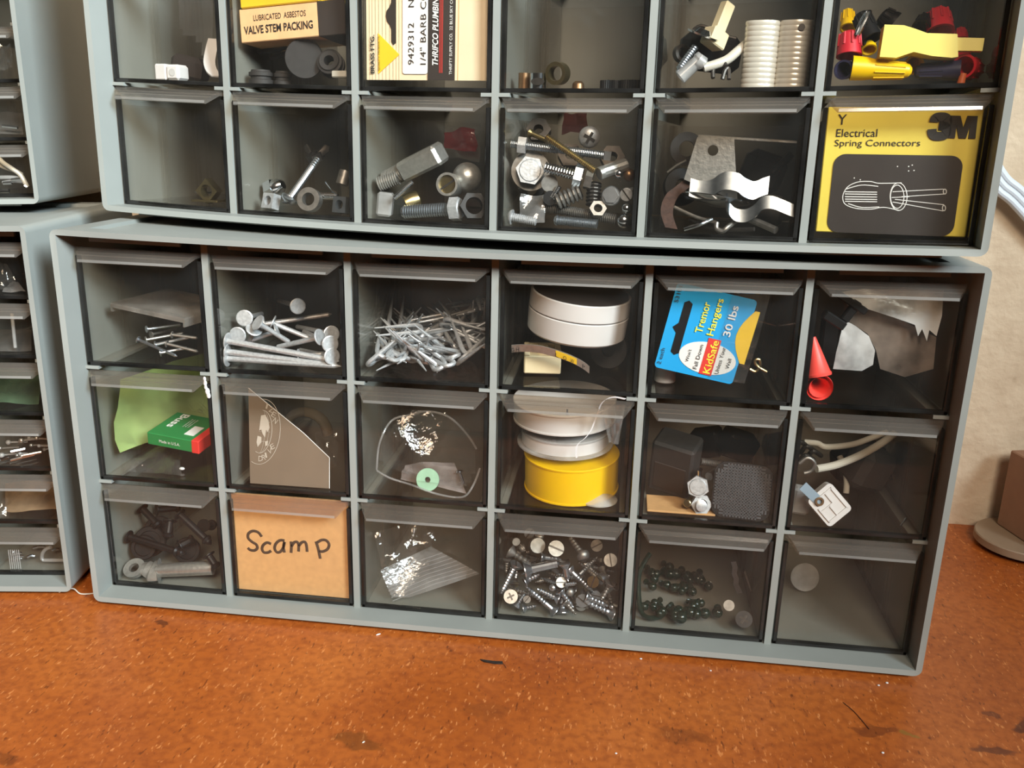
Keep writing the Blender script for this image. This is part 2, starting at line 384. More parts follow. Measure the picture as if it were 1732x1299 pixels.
def sheet(bm, P00, P10, P01, P11, nx=14, ny=14, amp=0.0, seed=0, freq=3.0, mask=None, bulge=0.0, nrm=None):
    """crumpled film spanned by four corners"""
    rnd = random.Random(seed)
    ph = [(rnd.uniform(-freq, freq), rnd.uniform(-freq, freq), rnd.uniform(0, 6.28), rnd.uniform(0.4, 1)) for _ in range(9)]
    P00, P10, P01, P11 = map(V, (P00, P10, P01, P11))
    nn = V(nrm) if nrm is not None else (P10 - P00).cross(P01 - P00).normalized()
    g = {}
    for i in range(nx + 1):
        for j in range(ny + 1):
            u, v = i / nx, j / ny
            if mask and not mask(u, v): continue
            p = P00 * (1 - u) * (1 - v) + P10 * u * (1 - v) + P01 * (1 - u) * v + P11 * u * v
            s = 0
            for a, b, c, w in ph: s += w * (1 - 2 * abs(((a * u + b * v + c) % 2) - 1))
            g[i, j] = bm.verts.new(p + nn * (amp * s / 3 + bulge * math.sin(PI * u) * math.sin(PI * v)))
    for i in range(nx):
        for j in range(ny):
            q = [g.get(k) for k in ((i, j), (i + 1, j), (i + 1, j + 1), (i, j + 1))]
            if all(q): face(bm, q)

def polysheet(bm, c, poly, dep, amp=0.0, n=26, th=0.0, seed=0):
    """film whose outline is seen as poly (photograph pixels), at depth dep(u, v) behind the cabinet's front edge, lightly crumpled"""
    rnd = random.Random(seed); ph = [(rnd.uniform(-3, 3), rnd.uniform(-3, 3), rnd.uniform(0, 6)) for _ in range(7)]
    xs = [p[0] for p in poly]; ys = [p[1] for p in poly]; u0, u1, v0, v1 = min(xs), max(xs), min(ys), max(ys)
    f = bm.faces.new([bm.verts.new((x, y, 0)) for x, y in poly]); f.normal_update()
    bmesh.ops.triangulate(bm, faces=[f], ngon_method='EAR_CLIP')
    for _ in range(2): bmesh.ops.subdivide_edges(bm, edges=bm.edges[:], cuts=2, use_grid_fill=True)
    for v in bm.verts:
        a, b = (v.co.x - u0) / (u1 - u0), (v.co.y - v0) / (v1 - v0)
        v.co = c.P(v.co.x, v.co.y, dep(a, b) + amp * sum(1 - 2 * abs(((p * a + q * b + w) % 2) - 1) for p, q, w in ph) / 4)
def mesh_obj(name, bm, mats, sharp=0.45):
    me = bpy.data.meshes.new(name)
    bmesh.ops.recalc_face_normals(bm, faces=bm.faces)
    bm.to_mesh(me); bm.free()
    for m in (mats if isinstance(mats, (list, tuple)) else [mats]): me.materials.append(m)
    me.shade_smooth(); me.set_sharp_from_angle(angle=sharp)
    o = bpy.data.objects.new(name, me); COL.objects.link(o); return o
def BM(): return bmesh.new()
def tag(o, label, cat, group=None, kind=None):
    o['label'] = label; o['category'] = cat
    if group: o['group'] = group
    if kind: o['kind'] = kind
    return o
def bbox(bms):
    c = [v.co for b in bms for v in b.verts]
    return V([min(p[i] for p in c) for i in range(3)]), V([max(p[i] for p in c) for i in range(3)])
CONTENTS = []
def put(name, bm, mats, M, label, cat, group=None, sharp=0.45):
    """one-mesh thing built in the coordinates of M"""
    lo, hi = bbox([bm]); c = V(((lo.x + hi.x) / 2, (lo.y + hi.y) / 2, lo.z))
    for v in bm.verts: v.co -= c
    o = mesh_obj(name, bm, mats, sharp); o.matrix_world = M @ Matrix.Translation(c); CONTENTS.append((o, M))
    return tag(o, label, cat, group)
def thing(name, parts, M, label, cat, group=None, sharp=0.45):
    """parts: (name, bm, mats[, subparts[, label]]); an Empty at the base parents them"""
    def allb(ps):
        r = []
        for p in ps:
            r.append(p[1])
            if len(p) > 3 and p[3]: r += allb(p[3])
        return r
    bs = [b for b in allb(parts) if isinstance(b, bmesh.types.BMesh)]
    lo, hi = bbox(bs); c = V(((lo.x + hi.x) / 2, (lo.y + hi.y) / 2, lo.z))
    root = bpy.data.objects.new(name, None); COL.objects.link(root); root.empty_display_size = 0.005
    root.matrix_world = M @ Matrix.Translation(c); tag(root, label, cat, group)
    T = Matrix.Translation(-c)
    def add(ps, par):
        for p in ps:
            if isinstance(p[1], bmesh.types.BMesh):
                for v in p[1].verts: v.co -= c
                o = mesh_obj(p[0], p[1], p[2], sharp)
            else:                       # ready mesh (lettering) with its matrix in the coordinates of M
                me, mt = p[1]; me.transform(T @ mt); me.materials.clear(); me.materials.append(p[2])
                o = bpy.data.objects.new(p[0], me); COL.objects.link(o)
            o.parent = par
            if len(p) > 4 and p[4]: o['label'] = p[4]
            if len(p) > 3 and p[3]: add(p[3], o)
    add(parts, root); CONTENTS.append((root, M))
    return root
def letters(s, w, h, bold=0.0, shear=0.0, spacing=1.0):
    """flat lettering mesh scaled to w x h with its lower left corner at the origin"""
    cu = bpy.data.curves.new('lettering', 'FONT'); cu.body = s; cu.size = 1.0; cu.offset = bold; cu.shear = shear; cu.space_character = spacing
    cu.resolution_u = 3
    o = bpy.data.objects.new('lettering', cu)
    me = bpy.data.meshes.new_from_object(o); bpy.data.objects.remove(o)
    xs = [v.co.x for v in me.vertices]; ys = [v.co.y for v in me.vertices]
    x0, y0 = min(xs), min(ys); sx = w / (max(xs) - x0); sy = h / (max(ys) - y0)
    for v in me.vertices: v.co = V(((v.co.x - x0) * sx, (v.co.y - y0) * sy, 0))
    return me
# ---------------------------------------------------------------- setting: bench, wall
BZ = -0.003
def struct(name, bm, m):
    o = mesh_obj(name, bm, m); o['kind'] = 'structure'; return o
b = BM(); box(b, (-0.9, -0.30, BZ - 0.022), (1.1, 0.212, BZ), ch=0.0015)
bench = mesh_obj('workbench_top', b, bench_mat()); tag(bench, 'orange-brown varnished hardboard bench top with dark stains under all the cabinets', 'workbench')
b = BM(); box(b, (-1.6, 0.2085, -0.78), (1.9, 0.26, 1.6)); struct('wall_back', b, wall_mat())
b = BM(); box(b, (-1.6, -2.2, -0.78), (1.9, 0.26, -0.75)); struct('floor', b, pbr('dark_floor', (110, 92, 76), 0.6, 0, 0.1, 8))

# ---------------------------------------------------------------- cabinets
W = 0.46; H = 0.2145; T = 0.003; REC = 0.0133; ZB = 0.0022
class Cab:
    def __init__(s, loc, rot, ncol, nrow, sag=0.0, topsag=0.0, dep=0.145, foot=0.003):
        s.D = dep; s.foot = foot; s.ff = 0.003 if foot > 0.002 else 0.0018
        s.M = Matrix.Translation(V(loc)) @ Euler(rot, 'XYZ').to_matrix().to_4x4()
        s.Mi = s.M.inverted(); s.nc = ncol; s.nr = nrow; s.cp = W / ncol; s.rp = 0.20325 / nrow
        s.sag = sag; s.topsag = topsag
        s.o = s.Mi @ CLOC; s.rot = s.Mi.to_3x3() @ CROT.to_matrix()
    def sg(s, x, z):
        q = 4 * (x / W) * (1 - x / W)
        return -s.sag * q - (s.topsag * q * max(0, min(1, (z - 0.19) / 0.02)) if s.topsag else 0)
    def bend(s, bm):
        for v in bm.verts: v.co.z += s.sg(v.co.x, v.co.z)
        return bm
    def ray(s, u, v): return s.rot @ V(((u - 866) / FPX, -(v - 649.5) / FPX, -1.0))
    def P(s, u, v, dep):
        """the point behind the drawer fronts, dep metres from the cabinet's front edge, seen at u, v of the photograph"""
        r = s.ray(u, v); return s.o + r * ((dep - s.o.y) / r.y)
    def fz(s, r, x): return ZB + r * s.rp + 0.0035 + s.sg(x, ZB + r * s.rp)
    def F(s, u, v, r, h=0.0, ymin=0.0175, ymax=0.13):
        """the point on the floor of a drawer in row r (or h above it)"""
        z = s.fz(r, W / 2); R = s.ray(u, v)
        for _ in range(3):
            p = s.o + R * ((z + h - s.o.z) / R.z); z = s.fz(r, p.x)
        if p.y < ymin or p.y > ymax: p = s.P(u, v, min(max(p.y, ymin), ymax)); p.z = z + h
        return p
    def S(s, p): return abs(((s.M @ V(p)) - CLOC).dot(CROT.to_matrix() @ V((0, 0, -1)))) / FPX
    def cam(s, p): return (s.o - V(p)).normalized()

def build_shell(c, name, label, cols=None):
    """shell ring with rounded corners, recessed top panel, foot frame; dividers with ledges"""
    sh = BM(); n = 24; R = 0.004; D = c.D
    x0, x1, y0, y1, pit = 0.0145, W - 0.0145, 0.0125, D - 0.012, 0.0021
    outer, inner = [], []
    def arc(cx, cz, a0):
        for k in range(5): a = a0 + k * PI / 8; yield (cx + R * math.cos(a), cz + R * math.sin(a))
    xs = [R] + [x0 + (x1 - x0) * i / n for i in range(n + 1)] + [W - R]
    fi = lambda x: T + (W - 2 * T) * (x - R) / (W - 2 * R)
    for x in xs: outer.append((x, 0)); inner.append((fi(x), T))
    for q in list(arc(W - R, R, -PI / 2))[1:]: outer.append(q); inner.append((W - T, T))
    for i in range(1, 9): outer.append((W, R + (H - 2 * R) * i / 8)); inner.append((W - T, T + (H - 2 * T) * i / 8))
    for q in list(arc(W - R, H - R, 0))[1:]: outer.append(q); inner.append((W - T, H - T))
    top0 = len(outer) - 1
    for x in xs[::-1][1:]: outer.append((x, H)); inner.append((fi(x), H - T))
    for q in list(arc(R, H - R, PI / 2))[1:]: outer.append(q); inner.append((T, H - T))
    for i in range(1, 9): outer.append((0, H - R - (H - 2 * R) * i / 8)); inner.append((T, H - T - (H - 2 * T) * i / 8))
    for q in list(arc(R, R, PI))[1:-1]: outer.append(q); inner.append((T, T))
    m = len(outer); rows = []
    for pts, ys in ((inner, (D - 0.002, 0.0005)), (outer, (0.0, y0, y1, D))):
        for y in ys: rows.append([sh.verts.new((x, y, z)) for x, z in pts])
    for ri, (a, b_) in enumerate(zip(rows, rows[1:])):
        for i in range(m):
            if ri == 3 and top0 + 1 <= i < top0 + 1 + n: continue          # the sunken panel goes here
            face(sh, [a[i], a[(i + 1) % m], b_[(i + 1) % m], b_[i]])
    A, B = rows[3], rows[4]; fa, fb = [], []
    for i in range(top0 + 1, top0 + 2 + n):
        fa.append(sh.verts.new(A[i].co - V((0, 0, pit)))); fb.append(sh.verts.new(B[i].co - V((0, 0, pit))))
    for j in range(n):
        i = top0 + 1 + j
        face(sh, [fa[j], fa[j + 1], fb[j + 1], fb[j]]); face(sh, [A[i], A[i + 1], fa[j + 1], fa[j]]); face(sh, [B[i], B[i + 1], fb[j + 1], fb[j]])
    for j in (0, n): face(sh, [A[top0 + 1 + j], B[top0 + 1 + j], fb[j], fa[j]])
    bmesh.ops.remove_doubles(sh, verts=sh.verts, dist=1e-6)
    box(sh, (T * 0.5, D - 0.003, T * 0.5), (W - T * 0.5, D, H - T * 0.5))
    # rails along the outer walls and the front fascia under the top
    for k in range(1, c.nr):
        z = ZB + k * c.rp
        for xa, xb in ((T, T + 0.0075), (W - T - 0.0075, W - T)): box(sh, (xa, REC, z - 0.0009), (xb, D - 0.004, z + 0.0009))
    for k in range(c.nc):
        xa, xb = c.cp * k + 0.013, c.cp * (k + 1) - 0.013
        for i in range(4): box(sh, (xa + (xb - xa) * i / 4, REC, H - T - 0.0042), (xa + (xb - xa) * (i + 1) / 4, REC + 0.0018, H - T))
    parts = []
    for k in range(1, c.nc):
        d_ = BM(); x = c.cp * k
        zs = [T * 0.9 + (H - 1.8 * T) * i / 6 for i in range(7)]
        for z0, z1 in zip(zs, zs[1:]): box(d_, (x - 0.0018, REC, z0), (x + 0.0018, D - 0.003, z1))
        bmesh.ops.remove_doubles(d_, verts=d_.verts, dist=1e-6)
        for r in range(1, c.nr):
            z = ZB + r * c.rp
            for xa, xb in ((x + 0.0012, x + 0.0075), (x - 0.0075, x - 0.0012)): box(d_, (xa, REC + 0.0001, z - 0.0009), (xb, D - 0.004, z + 0.0009))
        parts.append(('divider', c.bend(d_), GREY))
    ft = BM()
    for i in range(n):
        xa = x0 + 0.002 + (x1 - x0 - 0.004) * i / n; xb = x0 + 0.002 + (x1 - x0 - 0.004) * (i + 1) / n
        box(ft, (xa, y0 - 0.003, -c.ff), (xb, y0 - 0.0012, 0.0004)); box(ft, (xa, y1 + 0.001, -c.foot), (xb, y1 + 0.003, 0.0004))
    for xa in (x0 + 0.002, x1 - 0.004): box(ft, (xa, y0 - 0.003, -c.foot), (xa + 0.002, y1 + 0.003, 0.0004))
    parts.append(('foot_frame', c.bend(ft), GREY))
    parts.insert(0, ('shell', c.bend(sh), GREY))
    c.root = thing('drawer_cabinet', parts, c.M, label, 'cabinet', 'stacked grey drawer cabinets', sharp=0.5)
    c.base = (c.Mi @ c.root.matrix_world).translation
    return c.root

def drawer(c, k, r, pull_out=0.0):
    xa = c.cp * k + (0.0018 if k else T) + 0.0009; xb = c.cp * (k + 1) - (0.0018 if k < c.nc - 1 else T) - 0.0009
    za = (ZB + r * c.rp + 0.0011) if r else T + 0.0004; zb = ZB + (r + 1) * c.rp - 0.0020
    y = REC + 0.0004 - pull_out; hh = zb - za
    D = c.D
    pane = BM(); rw = 0.0021
    box(pane, (xa + rw, y, za + rw), (xb - rw, y + 0.0020, zb), mi=0)
    for a, b_ in (((xa, y, za), (xa + rw, y + 0.0028, zb - 0.004)), ((xb - rw, y, za), (xb, y + 0.0028, zb - 0.004)), ((xa, y, za), (xb, y + 0.0028, za + rw))):
        box(pane, a, b_, mi=1, ch=0.0003)
    tray = BM(); t = 0.0011; yb = D - 0.012; hs = za + hh * 0.86
    box(tray, (xa + 0.0008, y + 0.0024, za + 0.0004), (xa + 0.0008 + t, yb, hs)); box(tray, (xb - 0.0008 - t, y + 0.0024, za + 0.0004), (xb - 0.0008, yb, hs))
    box(tray, (xa + 0.0019, yb - t, za + 0.0004), (xb - 0.0019, yb, hs)); box(tray, (xa + 0.0019, y + 0.0024, za + 0.0004), (xb - 0.0019, yb - t, za + 0.0015))
    for yr in (0.048, 0.052, 0.080, 0.084, 0.092, 0.096):
        for s_, x in ((1, xa + 0.0019), (-1, xb - 0.0019)): box(tray, (x, yr, za + 0.0015), (x + s_ * 0.0013, yr + 0.0011, hs - 0.001))
    pl = BM()
    prof = [(0.0018, 0.0), (0.0002, 0.0004), (-0.0030, -0.0019), (-0.0034, -0.0015), (-0.0048, -0.0033), (-0.0052, -0.0029), (-0.0072, -0.0052), (-0.0080, -0.0050),
            (-0.0083, -0.0064), (-0.0074, -0.0068), (-0.0062, -0.0060), (-0.0010, -0.0023), (0.0018, -0.0023)]
    L = [], []
    for py, pz in prof:
        f = min(1, max(0, (0.0006 - py) / 0.0085)); inset = 0.0004 + 0.0058 * f
        L[0].append(pl.verts.new((xa + inset, y + py, zb + 0.0002 + pz))); L[1].append(pl.verts.new((xb - inset, y + py, zb + 0.0002 + pz)))
    m = len(prof)
    for i in range(m): face(pl, [L[0][i], L[1][i], L[1][(i + 1) % m], L[0][(i + 1) % m]], 1 if i in (4, 7, 8) else 0)
    fs = [face(pl, L[0][::-1]), face(pl, L[1])]; bmesh.ops.triangulate(pl, faces=[f for f in fs if f])
    for q in (pane, tray, pl): c.bend(q)
    # the drawer is a part of its cabinet; its front panel and pull are sub-parts
    org = V(((xa + xb) / 2, (y + yb) / 2, za)); rb = c.base
    for q in (tray, pane, pl):
        for v in q.verts: v.co -= org
    d = mesh_obj('drawer', tray, CLEAR, 0.35); d.parent = c.root; d.location = org - rb
    for nm, q, mm in (('front_panel', pane, [PANE, RIM]), ('pull', pl, [PULL, PEDGE])):
        o = mesh_obj(nm, q, mm, 0.35); o.parent = d
    return d

LC = Cab((0, 0, 0), (0, 0, 0), 6, 3, 0.0, 0.0031)
UC = Cab((-0.0039, 0.0566, 0.2189), (-0.0205, -0.0044, -0.1595), 6, 3, 0.0042, 0.0, 0.145, 0.0002)
yl = math.radians(8.84); el = V((math.cos(yl), math.sin(yl), 0))
LL = Cab(V((-0.0187, 0.0077, 0)) - el * W, (0, 0, yl), 8, 6, 0.0, 0.002)
UL = Cab(V((-0.0624, 0.085, 0.2182)) - el * W, (0, 0, yl), 8, 6, 0.0042, 0.0, 0.115, 0.0002)
build_shell(LC, 'lower', 'grey plastic drawer cabinet standing on the bench, three rows of six clear drawers')
build_shell(UC, 'upper', 'grey drawer cabinet stacked askew on top of the full eighteen-drawer cabinet')
build_shell(LL, 'small', 'grey small-drawer cabinet on the bench beside the eighteen-drawer one, its side in shade')
build_shell(UL, 'small', 'grey small-drawer cabinet stacked on the other narrow-drawer cabinet, set back')

for c_ in (LC, UC):
    for r in range(3 if c_ is LC else 2):
        for k in range(6): drawer(c_, k, r)
for r in range(6): drawer(LL, 7, r); drawer(LL, 6, r)
for r in range(3): drawer(UL, 7, r); drawer(UL, 6, r)

# ---------------------------------------------------------------- things by the wall
b = BM(); lathe(b, [(0.0, 0.030), (0.0006, 0.0312), (0.0052, 0.0312), (0.006, 0.0306), (0.006, 0.0)], Matrix.Translation((0.5805, 0.1755, BZ + 0.003)), 48)
f_ = BM(); lathe(f_, [(0, 0.024), (0.003, 0.024)], Matrix.Translation((0.5805, 0.1755, BZ)), 32)
thing('round_cover', [('lid', b, LIDM), ('foot', f_, BLACK)], Matrix(), 'round grey-brown lid lying on the bench against the wall', 'lid')
b = BM(); Mb = Matrix.Translation((0.5800, 0.150, BZ + 0.0091)) @ Euler((0, 0, 0.25), 'XYZ').to_matrix().to_4x4()
box(b, (0, 0, 0), (0.06, 0.045, 0.056), Mb, ch=0.0008)
f_ = BM(); prism(f_, [(0.001, 0.0), (0.058, 0.0), (0.058, 0.052), (0.020, 0.040), (0.004, 0.050)], 0.0008, Mb @ axes((0, -0.0002, 0.0), (1, 0, 0), (0, 0, 1)))
thing('cardboard_box', [('carton', b, PINKBOX), ('flap', f_, PINKBOX)], Matrix(), 'small brown cardboard box standing on the round lid by the wall', 'box')
parts = []
for k in range(3):
    b = BM(); o = V((0, -0.003, 0)) + V((-0.0024, 0, -0.0034)) * (k * 1.0)
    pts = smoothpath([V((0.505, 0.203, 0.292)) + o, V((0.533, 0.202, 0.2495)) + o, V((0.552, 0.202, 0.2335)) + o, V((0.60, 0.202, 0.185)) + o, V((0.66, 0.202, 0.10)) + o, V((0.72, 0.2, 0.0022)) + o], 6)
    for p in pts: p.z = max(p.z, BZ + 0.003)
    tube(b, pts, 0.0027, 12); parts.append(('strand', b, CABLE))
thing('flat_cable', parts, Matrix(), 'pale three-strand flat cable hanging down the wall behind the cabinets', 'cable')

# ================================================================ contents of the drawers
LF, UF = 'in the eighteen-drawer cabinet', 'in the askew upper cabinet'
def threads(z0, z1, r, pitch, dep=0.26):
    n = max(2, int(abs(z1 - z0) / pitch)); out = []
    for i in range(n):
        z = z0 + (z1 - z0) * i / n; dz = (z1 - z0) / n
        out += [(z, r * (1 - dep)), (z + dz * 0.5, r), (z + dz * 0.75, r)]
    return out + [(z1, r * (1 - dep))]
def headprof(kind, hr, hh):
    if kind == 'flat': return [(0, 0), (0, hr), (hh * 0.12, hr), (hh, hr * 0.35)]
    if kind == 'round': return [(0, 0)] + [(hh * (1 - math.cos(a * PI / 12)), hr * math.sin(a * PI / 12)) for a in range(1, 7)] + [(hh * 1.02, hr * 0.3)]
    if kind == 'disc': return [(0, 0), (0, hr * 0.9), (hh * 0.25, hr), (hh * 0.75, hr), (hh, hr * 0.9), (hh, hr * 0.2)]
    if kind == 'cyl': return [(0, 0), (0, hr * 0.92), (hh * 0.1, hr), (hh, hr), (hh, hr * 0.2)]
def recess(bm, M, hr, kind, mi=1):
    if kind == 'slot': box(bm, (-hr * 0.98, -hr * 0.10, -hr * 0.06), (hr * 0.98, hr * 0.10, hr * 0.08), M, mi)
    if kind == 'cross':
        box(bm, (-hr * 0.55, -hr * 0.12, -hr * 0.06), (hr * 0.55, hr * 0.12, hr * 0.08), M, mi); box(bm, (-hr * 0.12, -hr * 0.55, -hr * 0.055), (hr * 0.12, hr * 0.55, hr * 0.08), M, mi)
def bolt(bm, A, B, r, head='hex', hr=None, hh=None, thr=1.0, pitch=None, taper=0.0, rec=None, plain=0.0, dep=0.26, seg=12, spin=0.0):
    """head at A, tip at B"""
    A, B = V(A), V(B); Lg = (B - A).length; M = frame(A, B) @ Matrix.Rotation(spin, 4, 'Z'); hr = hr or r * 1.8; hh = hh or r * 1.3
    z0 = 0.0
    if head == 'hex': prism(bm, hexpts(hr), hh, M); lathe(bm, [(0, hr * 0.78), (-hh * 0.12, hr * 0.7), (-hh * 0.12, 0)], M, 18, close=False); z0 = hh
    elif head == 'sq': prism(bm, hexpts(hr, 4, PI / 4), hh, M); z0 = hh
    elif head: lathe(bm, headprof(head, hr, hh), M, 20); z0 = hh * 0.8
    if rec: recess(bm, M @ Matrix.Translation((0, 0, 0)), hr, rec)
    pitch = pitch or r * 0.55; zt = Lg - taper * Lg; zp = z0 + (Lg - z0) * plain
    prof = [(z0, r)]
    if plain: prof.append((zp, r))
    if thr: prof += threads(zp, zt, r, pitch, dep)
    else: prof.append((zt, r))
    if taper: 
        k = max(2, int(taper * Lg / pitch)) if thr else 1
        for i in range(k):
            f = 1 - i / k; prof += ([(zt + (Lg - zt) * i / k, r * f * (1 - dep)), (zt + (Lg - zt) * (i + .5) / k, r * f)] if thr else [(zt, r)])
        prof.append((Lg, 0))
    else: prof += [(Lg, r * 0.75), (Lg, 0)]
    lathe(bm, prof, M, seg, close=False)
def hexnut(bm, c, n, r, h, hole=0.5, sides=6, spin=0.0):
    M = frame(V(c) - V(n) * h / 2, V(c) + V(n)) @ Matrix.Rotation(spin, 4, 'Z')
    ring(bm, r, r * hole, h, M, 24, 0, sides)
def towards(c, p, du=0.0, dv=0.0):
    """unit vector from p to the camera, turned a little"""
    d = c.cam(p); right = V((1, 0, 0)); up = V((0, 0, 1)); return (d + right * du + up * dv).normalized()
def lift(c, p, r, h=0.0):
    return V((p.x, p.y, max(p.z, c.fz(r, p.x) + h)))

# ---------------------------------------------------------------- eighteen-drawer cabinet, top row
c = LC; M = c.M
# small nails under a clear lid
nl = [((247, 557), (308, 549), .030, .045), ((246, 575), (312, 563), .026, .04), ((233, 574), (300, 603), .024, .022), ((281, 581), (336, 595), .020, .022), ((262, 583), (322, 570), .024, .03),
      ((290, 566), (335, 572), .022, .024), ((270, 597), (318, 588), .021, .028), ((255, 566), (300, 556), .034, .05)]
for i, (a, b2, da, db) in enumerate(nl):
    A, B = c.P(*a, da), c.P(*b2, db); fl = c.fz(2, A.x); 
    A.z = max(A.z, fl + .001); B.z = max(B.z, fl + .001)
    b = BM(); bolt(b, A, B, .00085, 'disc', .0020, .0007, 0, taper=.06, seg=10)
    put('finishing_nail', b, DULL if i % 2 else ZINC, M, 'small nail lying loose under the clear lid in the first drawer of the top row', 'nail', 'small nails under the clear lid')
b = BM(); p00, p10 = c.P(208, 516, .030), c.P(334, 543, .019); dv = V((.012, .042, .0012))
fr = axes(p00, (p10 - p00).normalized(), dv.normalized(), (p10 - p00).cross(dv).normalized()); lx, ly = (p10 - p00).length, dv.length
box(b, (0, 0, 0), (lx, ly, .0011), fr)
for q in (((0, 0, -.0016), (lx, .001, 0)), ((0, 0, -.004), (.001, ly, 0)), ((lx - .001, 0, -.004), (lx, ly, 0)), ((0, ly - .001, -.004), (lx, ly, 0))): box(b, *q, fr)
put('clear_cover', b, clear('thick_lid_plastic', (.80, .74, .68), .30, .08, .14), M, 'flat clear plastic lid lying over small nails in a top-row drawer', 'lid')
# roofing nails
rn = [((376, 577), (568, 612), .019, .021, 'lowest but two'), ((377, 596), (572, 621), .0188, .0195, ''), ((376, 612), (568, 629), .0186, .0188, ''),
      ((409, 538), (440, 530), .030, .070, ''), ((435, 545), (491, 580), .026, .040, ''), ((400, 567), (432, 545), .026, .06, ''), ((504, 518), (470, 508), .055, .095, ''), ((542, 570), (466, 588), .022, .030, ''),
      ((561, 565), (500, 552), .030, .075, ''), ((559, 582), (512, 560), .021, .06, ''), ((562, 603), (505, 592), .0205, .05, ''), ((430, 556), (420, 580), .030, .036, ''),
      ((460, 546), (528, 574), .045, .050, ''), ((446, 548), (562, 531), .06, .075, ''), ((505, 604), (560, 596), .026, .03, ''), ((470, 560), (400, 583), .04, .034, '')]
for i, (a, b2, da, db, _) in enumerate(rn):
    A, B = c.P(*a, da), c.P(*b2, db); fl = c.fz(2, A.x) + .0018; A.z = max(A.z, fl); B.z = max(B.z, fl)
    b = BM(); bolt(b, A, B, .00165 if i < 3 else .0014, 'disc', .0046, .0009, 0, taper=.06, seg=12)
    lab = {0: 'long roofing nail lying third from the bottom of its drawer, head by the divider', 1: 'long roofing nail lying second from the bottom of its drawer', 2: 'lowest roofing nail, lying along the drawer bottom'}.get(i, 'galvanised roofing nail jumbled above three long level ones')
    put('roofing_nail', b, GALV, M, lab, 'nail', 'galvanised roofing nails')
# fence staples, heaped
rnd = random.Random(5)
def staple_pts(w, l, flare=0.0):
    pts = [V((-w - flare, l, 0))]
    pts += [V((-w, l * 0.25, 0))] + [V((w * math.cos(PI + PI * k / 8), w * math.sin(PI + PI * k / 8), 0)) for k in range(9)] + [V((w, l * 0.25, 0)), V((w + flare, l, 0))]
    return pts
st = BM(); tube(st, staple_pts(.0033, .0225), [.0003] + [.00125] * 11 + [.0003], 8)
proto = mesh_obj('fence_staple', st, GALV); tag(proto, 'galvanised fence staple in the heap beside the drawer with the white drum', 'staple', 'fence staples heaped in one drawer')
x0, x1 = c.cp * 2 + .0085, c.cp * 3 - .0085
n_ = 0
for i in range(100):
    o = proto if i == 0 else proto.copy()
    if i: COL.objects.link(o)
    lay = i / 100
    x = x0 + (x1 - x0) * rnd.random(); y = .022 + .062 * rnd.random()
    mound = .005 + .034 * min(1, (y - .018) / .045) * (.35 + .65 * (x - x0) / (x1 - x0))
    z = c.fz(2, x) + .003 + mound * (.25 + .75 * rnd.random()) * (0.3 + .8 * lay)
    R = Euler((rnd.uniform(-.3, .8), rnd.uniform(-.6, .6), rnd.uniform(0, 2 * PI)), 'XYZ').to_matrix().to_4x4()
    o.matrix_world = M @ Matrix.Translation((x, y, z)) @ R
    ext = [o.matrix_world @ V((p_[0], p_[1], p_[2])) for p_ in o.bound_box]
    dx = max(0, x0 - .0045 - min(e.x for e in ext)) - max(0, max(e.x for e in ext) - x1 - .0045); dy = max(0, .0185 - min(e.y for e in ext)); dz = max(0, c.fz(2, x) + .0006 - min(e.z for e in ext))
    o.matrix_world = Matrix.Translation((dx, dy, dz)) @ o.matrix_world
# white drum, ivory block, dial strip, dark disc
def drumM(c, bl, br, dep, tilt=0.0):
    A, B = c.P(*bl, dep), c.P(*br, dep); x = (B - A).normalized(); zz = V((-x.z, tilt, x.x)).normalized(); y = zz.cross(x)
    return A, B, x, y, zz
A, B, x, y, zz = drumM(c, (891, 548), (1058, 572), .045, -.10); r_ = (B - A).length / 2; mid = (A + B) / 2
top = c.P(895, 478, .045); hgt = (top - A).dot(zz)
Md = axes(mid, x, y, zz)
b1 = BM(); h1 = hgt * .56; lathe(b1, [(0, 0), (0, r_ * .94), (.0012, r_ * .985), (h1 - .0004, r_), (h1, r_ * .985), (h1, 0)], Md, 56)
b2 = BM(); lathe(b2, [(h1 + .0005, 0), (h1 + .0005, r_ * .985), (h1 + .001, r_), (hgt - .0004, r_ * .995), (hgt, r_ * .985), (hgt, r_ * .955), (hgt - .0006, r_ * .95), (hgt - .0006, 0)], Md, 56)
b3 = BM(); lathe(b3, [(h1 - .001, r_ * .97), (h1 + .0012, r_ * .97)], Md, 40)
b4 = BM(); lathe(b4, [(hgt - .0005, 0), (hgt - .0005, r_ * .945), (hgt - .0001, r_ * .94), (hgt - .0001, 0)], Md, 40)
thing('round_plastic_case', [('lower_half', b1, WHITE), ('upper_half', b2, WHITE), ('seam', b3, BLACK), ('top_insert', b4, BROWNINK, None, 'brown insert in the top')], M, 'round white two-part plastic case tilted over the ivory block in a top-row drawer', 'case')
q = [c.P(886, 627, .030), c.P(945, 639, .024), c.P(886, 594, .030)]
ex = (q[1] - q[0]); ez = (q[2] - q[0]); lx = ex.length; lz = ez.length; ex.normalize(); ey = V((.16, 1, .02)).normalized(); ez = (ez - ex * ez.dot(ex)).normalized(); ey = ez.cross(ex).normalized()
fl = c.fz(2, q[0].x); Mb = axes(V((q[0].x, q[0].y, fl + .0022)), ex, ey, ez) @ Matrix.Rotation(.42, 4, 'Z') @ Matrix.Rotation(-.05, 4, 'Y')
b = BM(); box(b, (0, 0, 0), (lx * .98, .019, lz * .92), Mb, ch=.0006)
for a_, b__ in (((0, 0, lz * .92), (.003, .019, lz * 1.16)), ((lx * .98 - .003, 0, lz * .92), (lx * .98, .019, lz * 1.16)), ((.003, .016, lz * .92), (lx * .98 - .003, .019, lz * 1.16))): box(b, a_, b__, Mb, ch=.0004)
